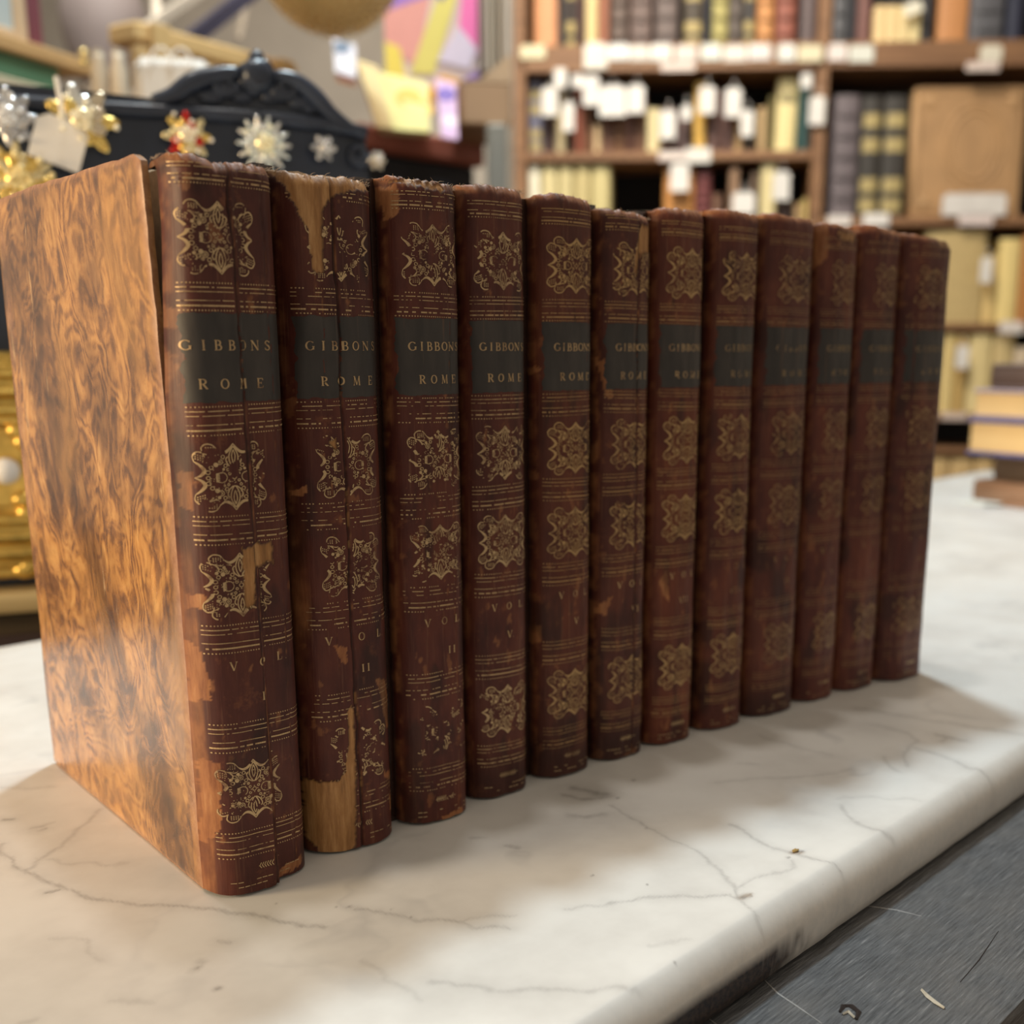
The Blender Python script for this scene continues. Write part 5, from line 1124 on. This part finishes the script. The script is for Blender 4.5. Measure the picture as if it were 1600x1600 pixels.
def on_shelf(name, lab, cat, u0, u1, h, y, dep, col, part='body', bev=.003):
    a, b = shp(u0, 40)[0], shp(u1, 60)[0]; p = s0+e_s*a+n_s*y+np.array([0, 0, .0085]); t = thing(name, lab, cat, p, SROT)
    box(part, (0, 0, 0), (b-a, dep, h), MAT['objcol'], t, bev).color = (*lin(*col), 1); return t, b-a
t, w_ = on_shelf('framed_picture', 'pale blue-grey picture in a tan frame at the left end of the high shelf', 'picture', -40, 64, .16, .02, .012, (190, 200, 200), 'picture', .001)
for lo, hi in (((w_-.018, -.004, 0), (w_, .014, .17)), ((0, -.004, 0), (w_-.018, .014, .012)), ((0, -.004, .155), (w_-.018, .014, .17)), ((0, -.004, .012), (.012, .014, .155))): box('frame_rail', lo, hi, MAT['objcol'], t, .002).color = (*lin(216, 186, 150), 1)
t, w_ = on_shelf('shelf_book', 'tall maroon book beside the framed picture on the high shelf', 'book', 66, 92, .2, .02, .13, (126, 66, 76), 'cover'); box('page_block', (.002, .006, .002), (w_-.002, .133, .197), MAT['pages'], t)
t, w_ = on_shelf('shelf_book', 'navy blue book right of the maroon one on the high shelf', 'book', 93, 122, .17, .06, .13, (70, 84, 130), 'cover'); box('page_block', (.002, .006, .002), (w_-.002, .133, .167), MAT['pages'], t)
vp = at_depth(166, 92, 2.75); t = thing('stone_vase', 'blurred mauve-grey stone vase behind the end of the high shelf', 'vase', (vp[0], vp[1], FLOOR_Z))
zv = vp[2]-FLOOR_Z; bm = bmesh.new(); prof = [(.055, zv-.07), (.072, zv-.03), (.092, zv+.04), (.098, zv+.10), (.080, zv+.16), (.050, zv+.20), (.056, zv+.24)]
L = [[bm.verts.new((p*math.cos(q*math.tau/24), p*math.sin(q*math.tau/24), z)) for q in range(24)] for p, z in prof]
for A, B in zip(L[:-1], L[1:]):
    for q in range(24): bm.faces.new((A[q], A[(q+1) % 24], B[(q+1) % 24], B[q]))
bm.faces.new(L[0][::-1]); bm.faces.new(L[-1]); o = frombm('body', bm, MAT['objcol'], t, True); o.color = (*lin(150, 138, 136), 1)
box('pedestal', (-.07, -.07, 0), (.07, .07, zv-.071), MAT['objcol'], t, .005).color = (*lin(150, 136, 120), 1)
bp = at_depth(132, 92, 1.28); t = thing('brass_bell', 'small shining brass ball at the end of the high shelf', 'ornament', (bp[0], bp[1], bp[2]-.006))
bm = bmesh.new(); add_ball(bm, (0, 0, .012), .005, 3); o = frombm('ball', bm, MAT['metal'], t, True); o.color = (1, .8, .35, 1)
bm = bmesh.new(); add_tube(bm, [(0, 0, 0), (0, 0, .009)], [.006, .002], 12); o = frombm('base', bm, MAT['metal'], t, True); o.color = (1, .8, .35, 1)
# roof timbers and window bars of the shop front
def beam(name, a, b, d, th, col):
    p, q = at_depth(*a, d), at_depth(*b, d); bm = bmesh.new(); add_tube(bm, [p, q], th, 4); o = frombm(name, bm, MAT['objcol']); o.color = (*lin(*col), 1); tag(o, kind='structure')
beam('trim_1', (196, 66), (360, -46), 2.6, .014, (222, 214, 200)); beam('trim_2', (243, 40), (243, -60), 2.6, .012, (216, 206, 190))
beam('trim_3', (298, 62), (440, -50), 2.7, .022, (70, 70, 92)); beam('trim_4', (372, 60), (395, -60), 3.0, .010, (170, 158, 142))
# gold bead ornament hanging from above
oc = at_depth(515, -70, 1.72); R0 = .106; t = thing('bead_ornament', 'hanging golden ornament covered in tiny beads at the top of the picture', 'ornament', oc)
bm = bmesh.new(); add_ball(bm, (0, 0, 0), R0*.96, 3); o = frombm('globe', bm, MAT['objcol'], t, True); o.color = (.85, .62, .28, 1)
bm = bmesh.new()
for k in range(700):
    ph = math.acos(1-2*(k+.5)/700); th = k*2.39996; add_ball(bm, (R0*math.sin(ph)*math.cos(th), R0*math.sin(ph)*math.sin(th), R0*math.cos(ph)), .0042, 1)
o = frombm('gold_beads', bm, MAT['enamel'], t, True); o.color = (1, .80, .42, 1); tag(o, kind='stuff')
for a, b, c_ in ((457, 27, (.35, 1, .5)), (611, 4, (1, .45, .40)), (535, 0, (.8, .95, .45))):
    q = at_depth(a, b, 1.62)-oc; q *= R0*1.02/np.linalg.norm(q); bm = bmesh.new(); add_ball(bm, q, .006, 2); o = frombm('glass_bead', bm, MAT['enamel'], t, True); o.color = (*c_, 1)
bm = bmesh.new(); add_tube(bm, [(0, 0, R0), (0, 0, .9)], .002, 6); frombm('cord', bm, MAT['gold'], t)
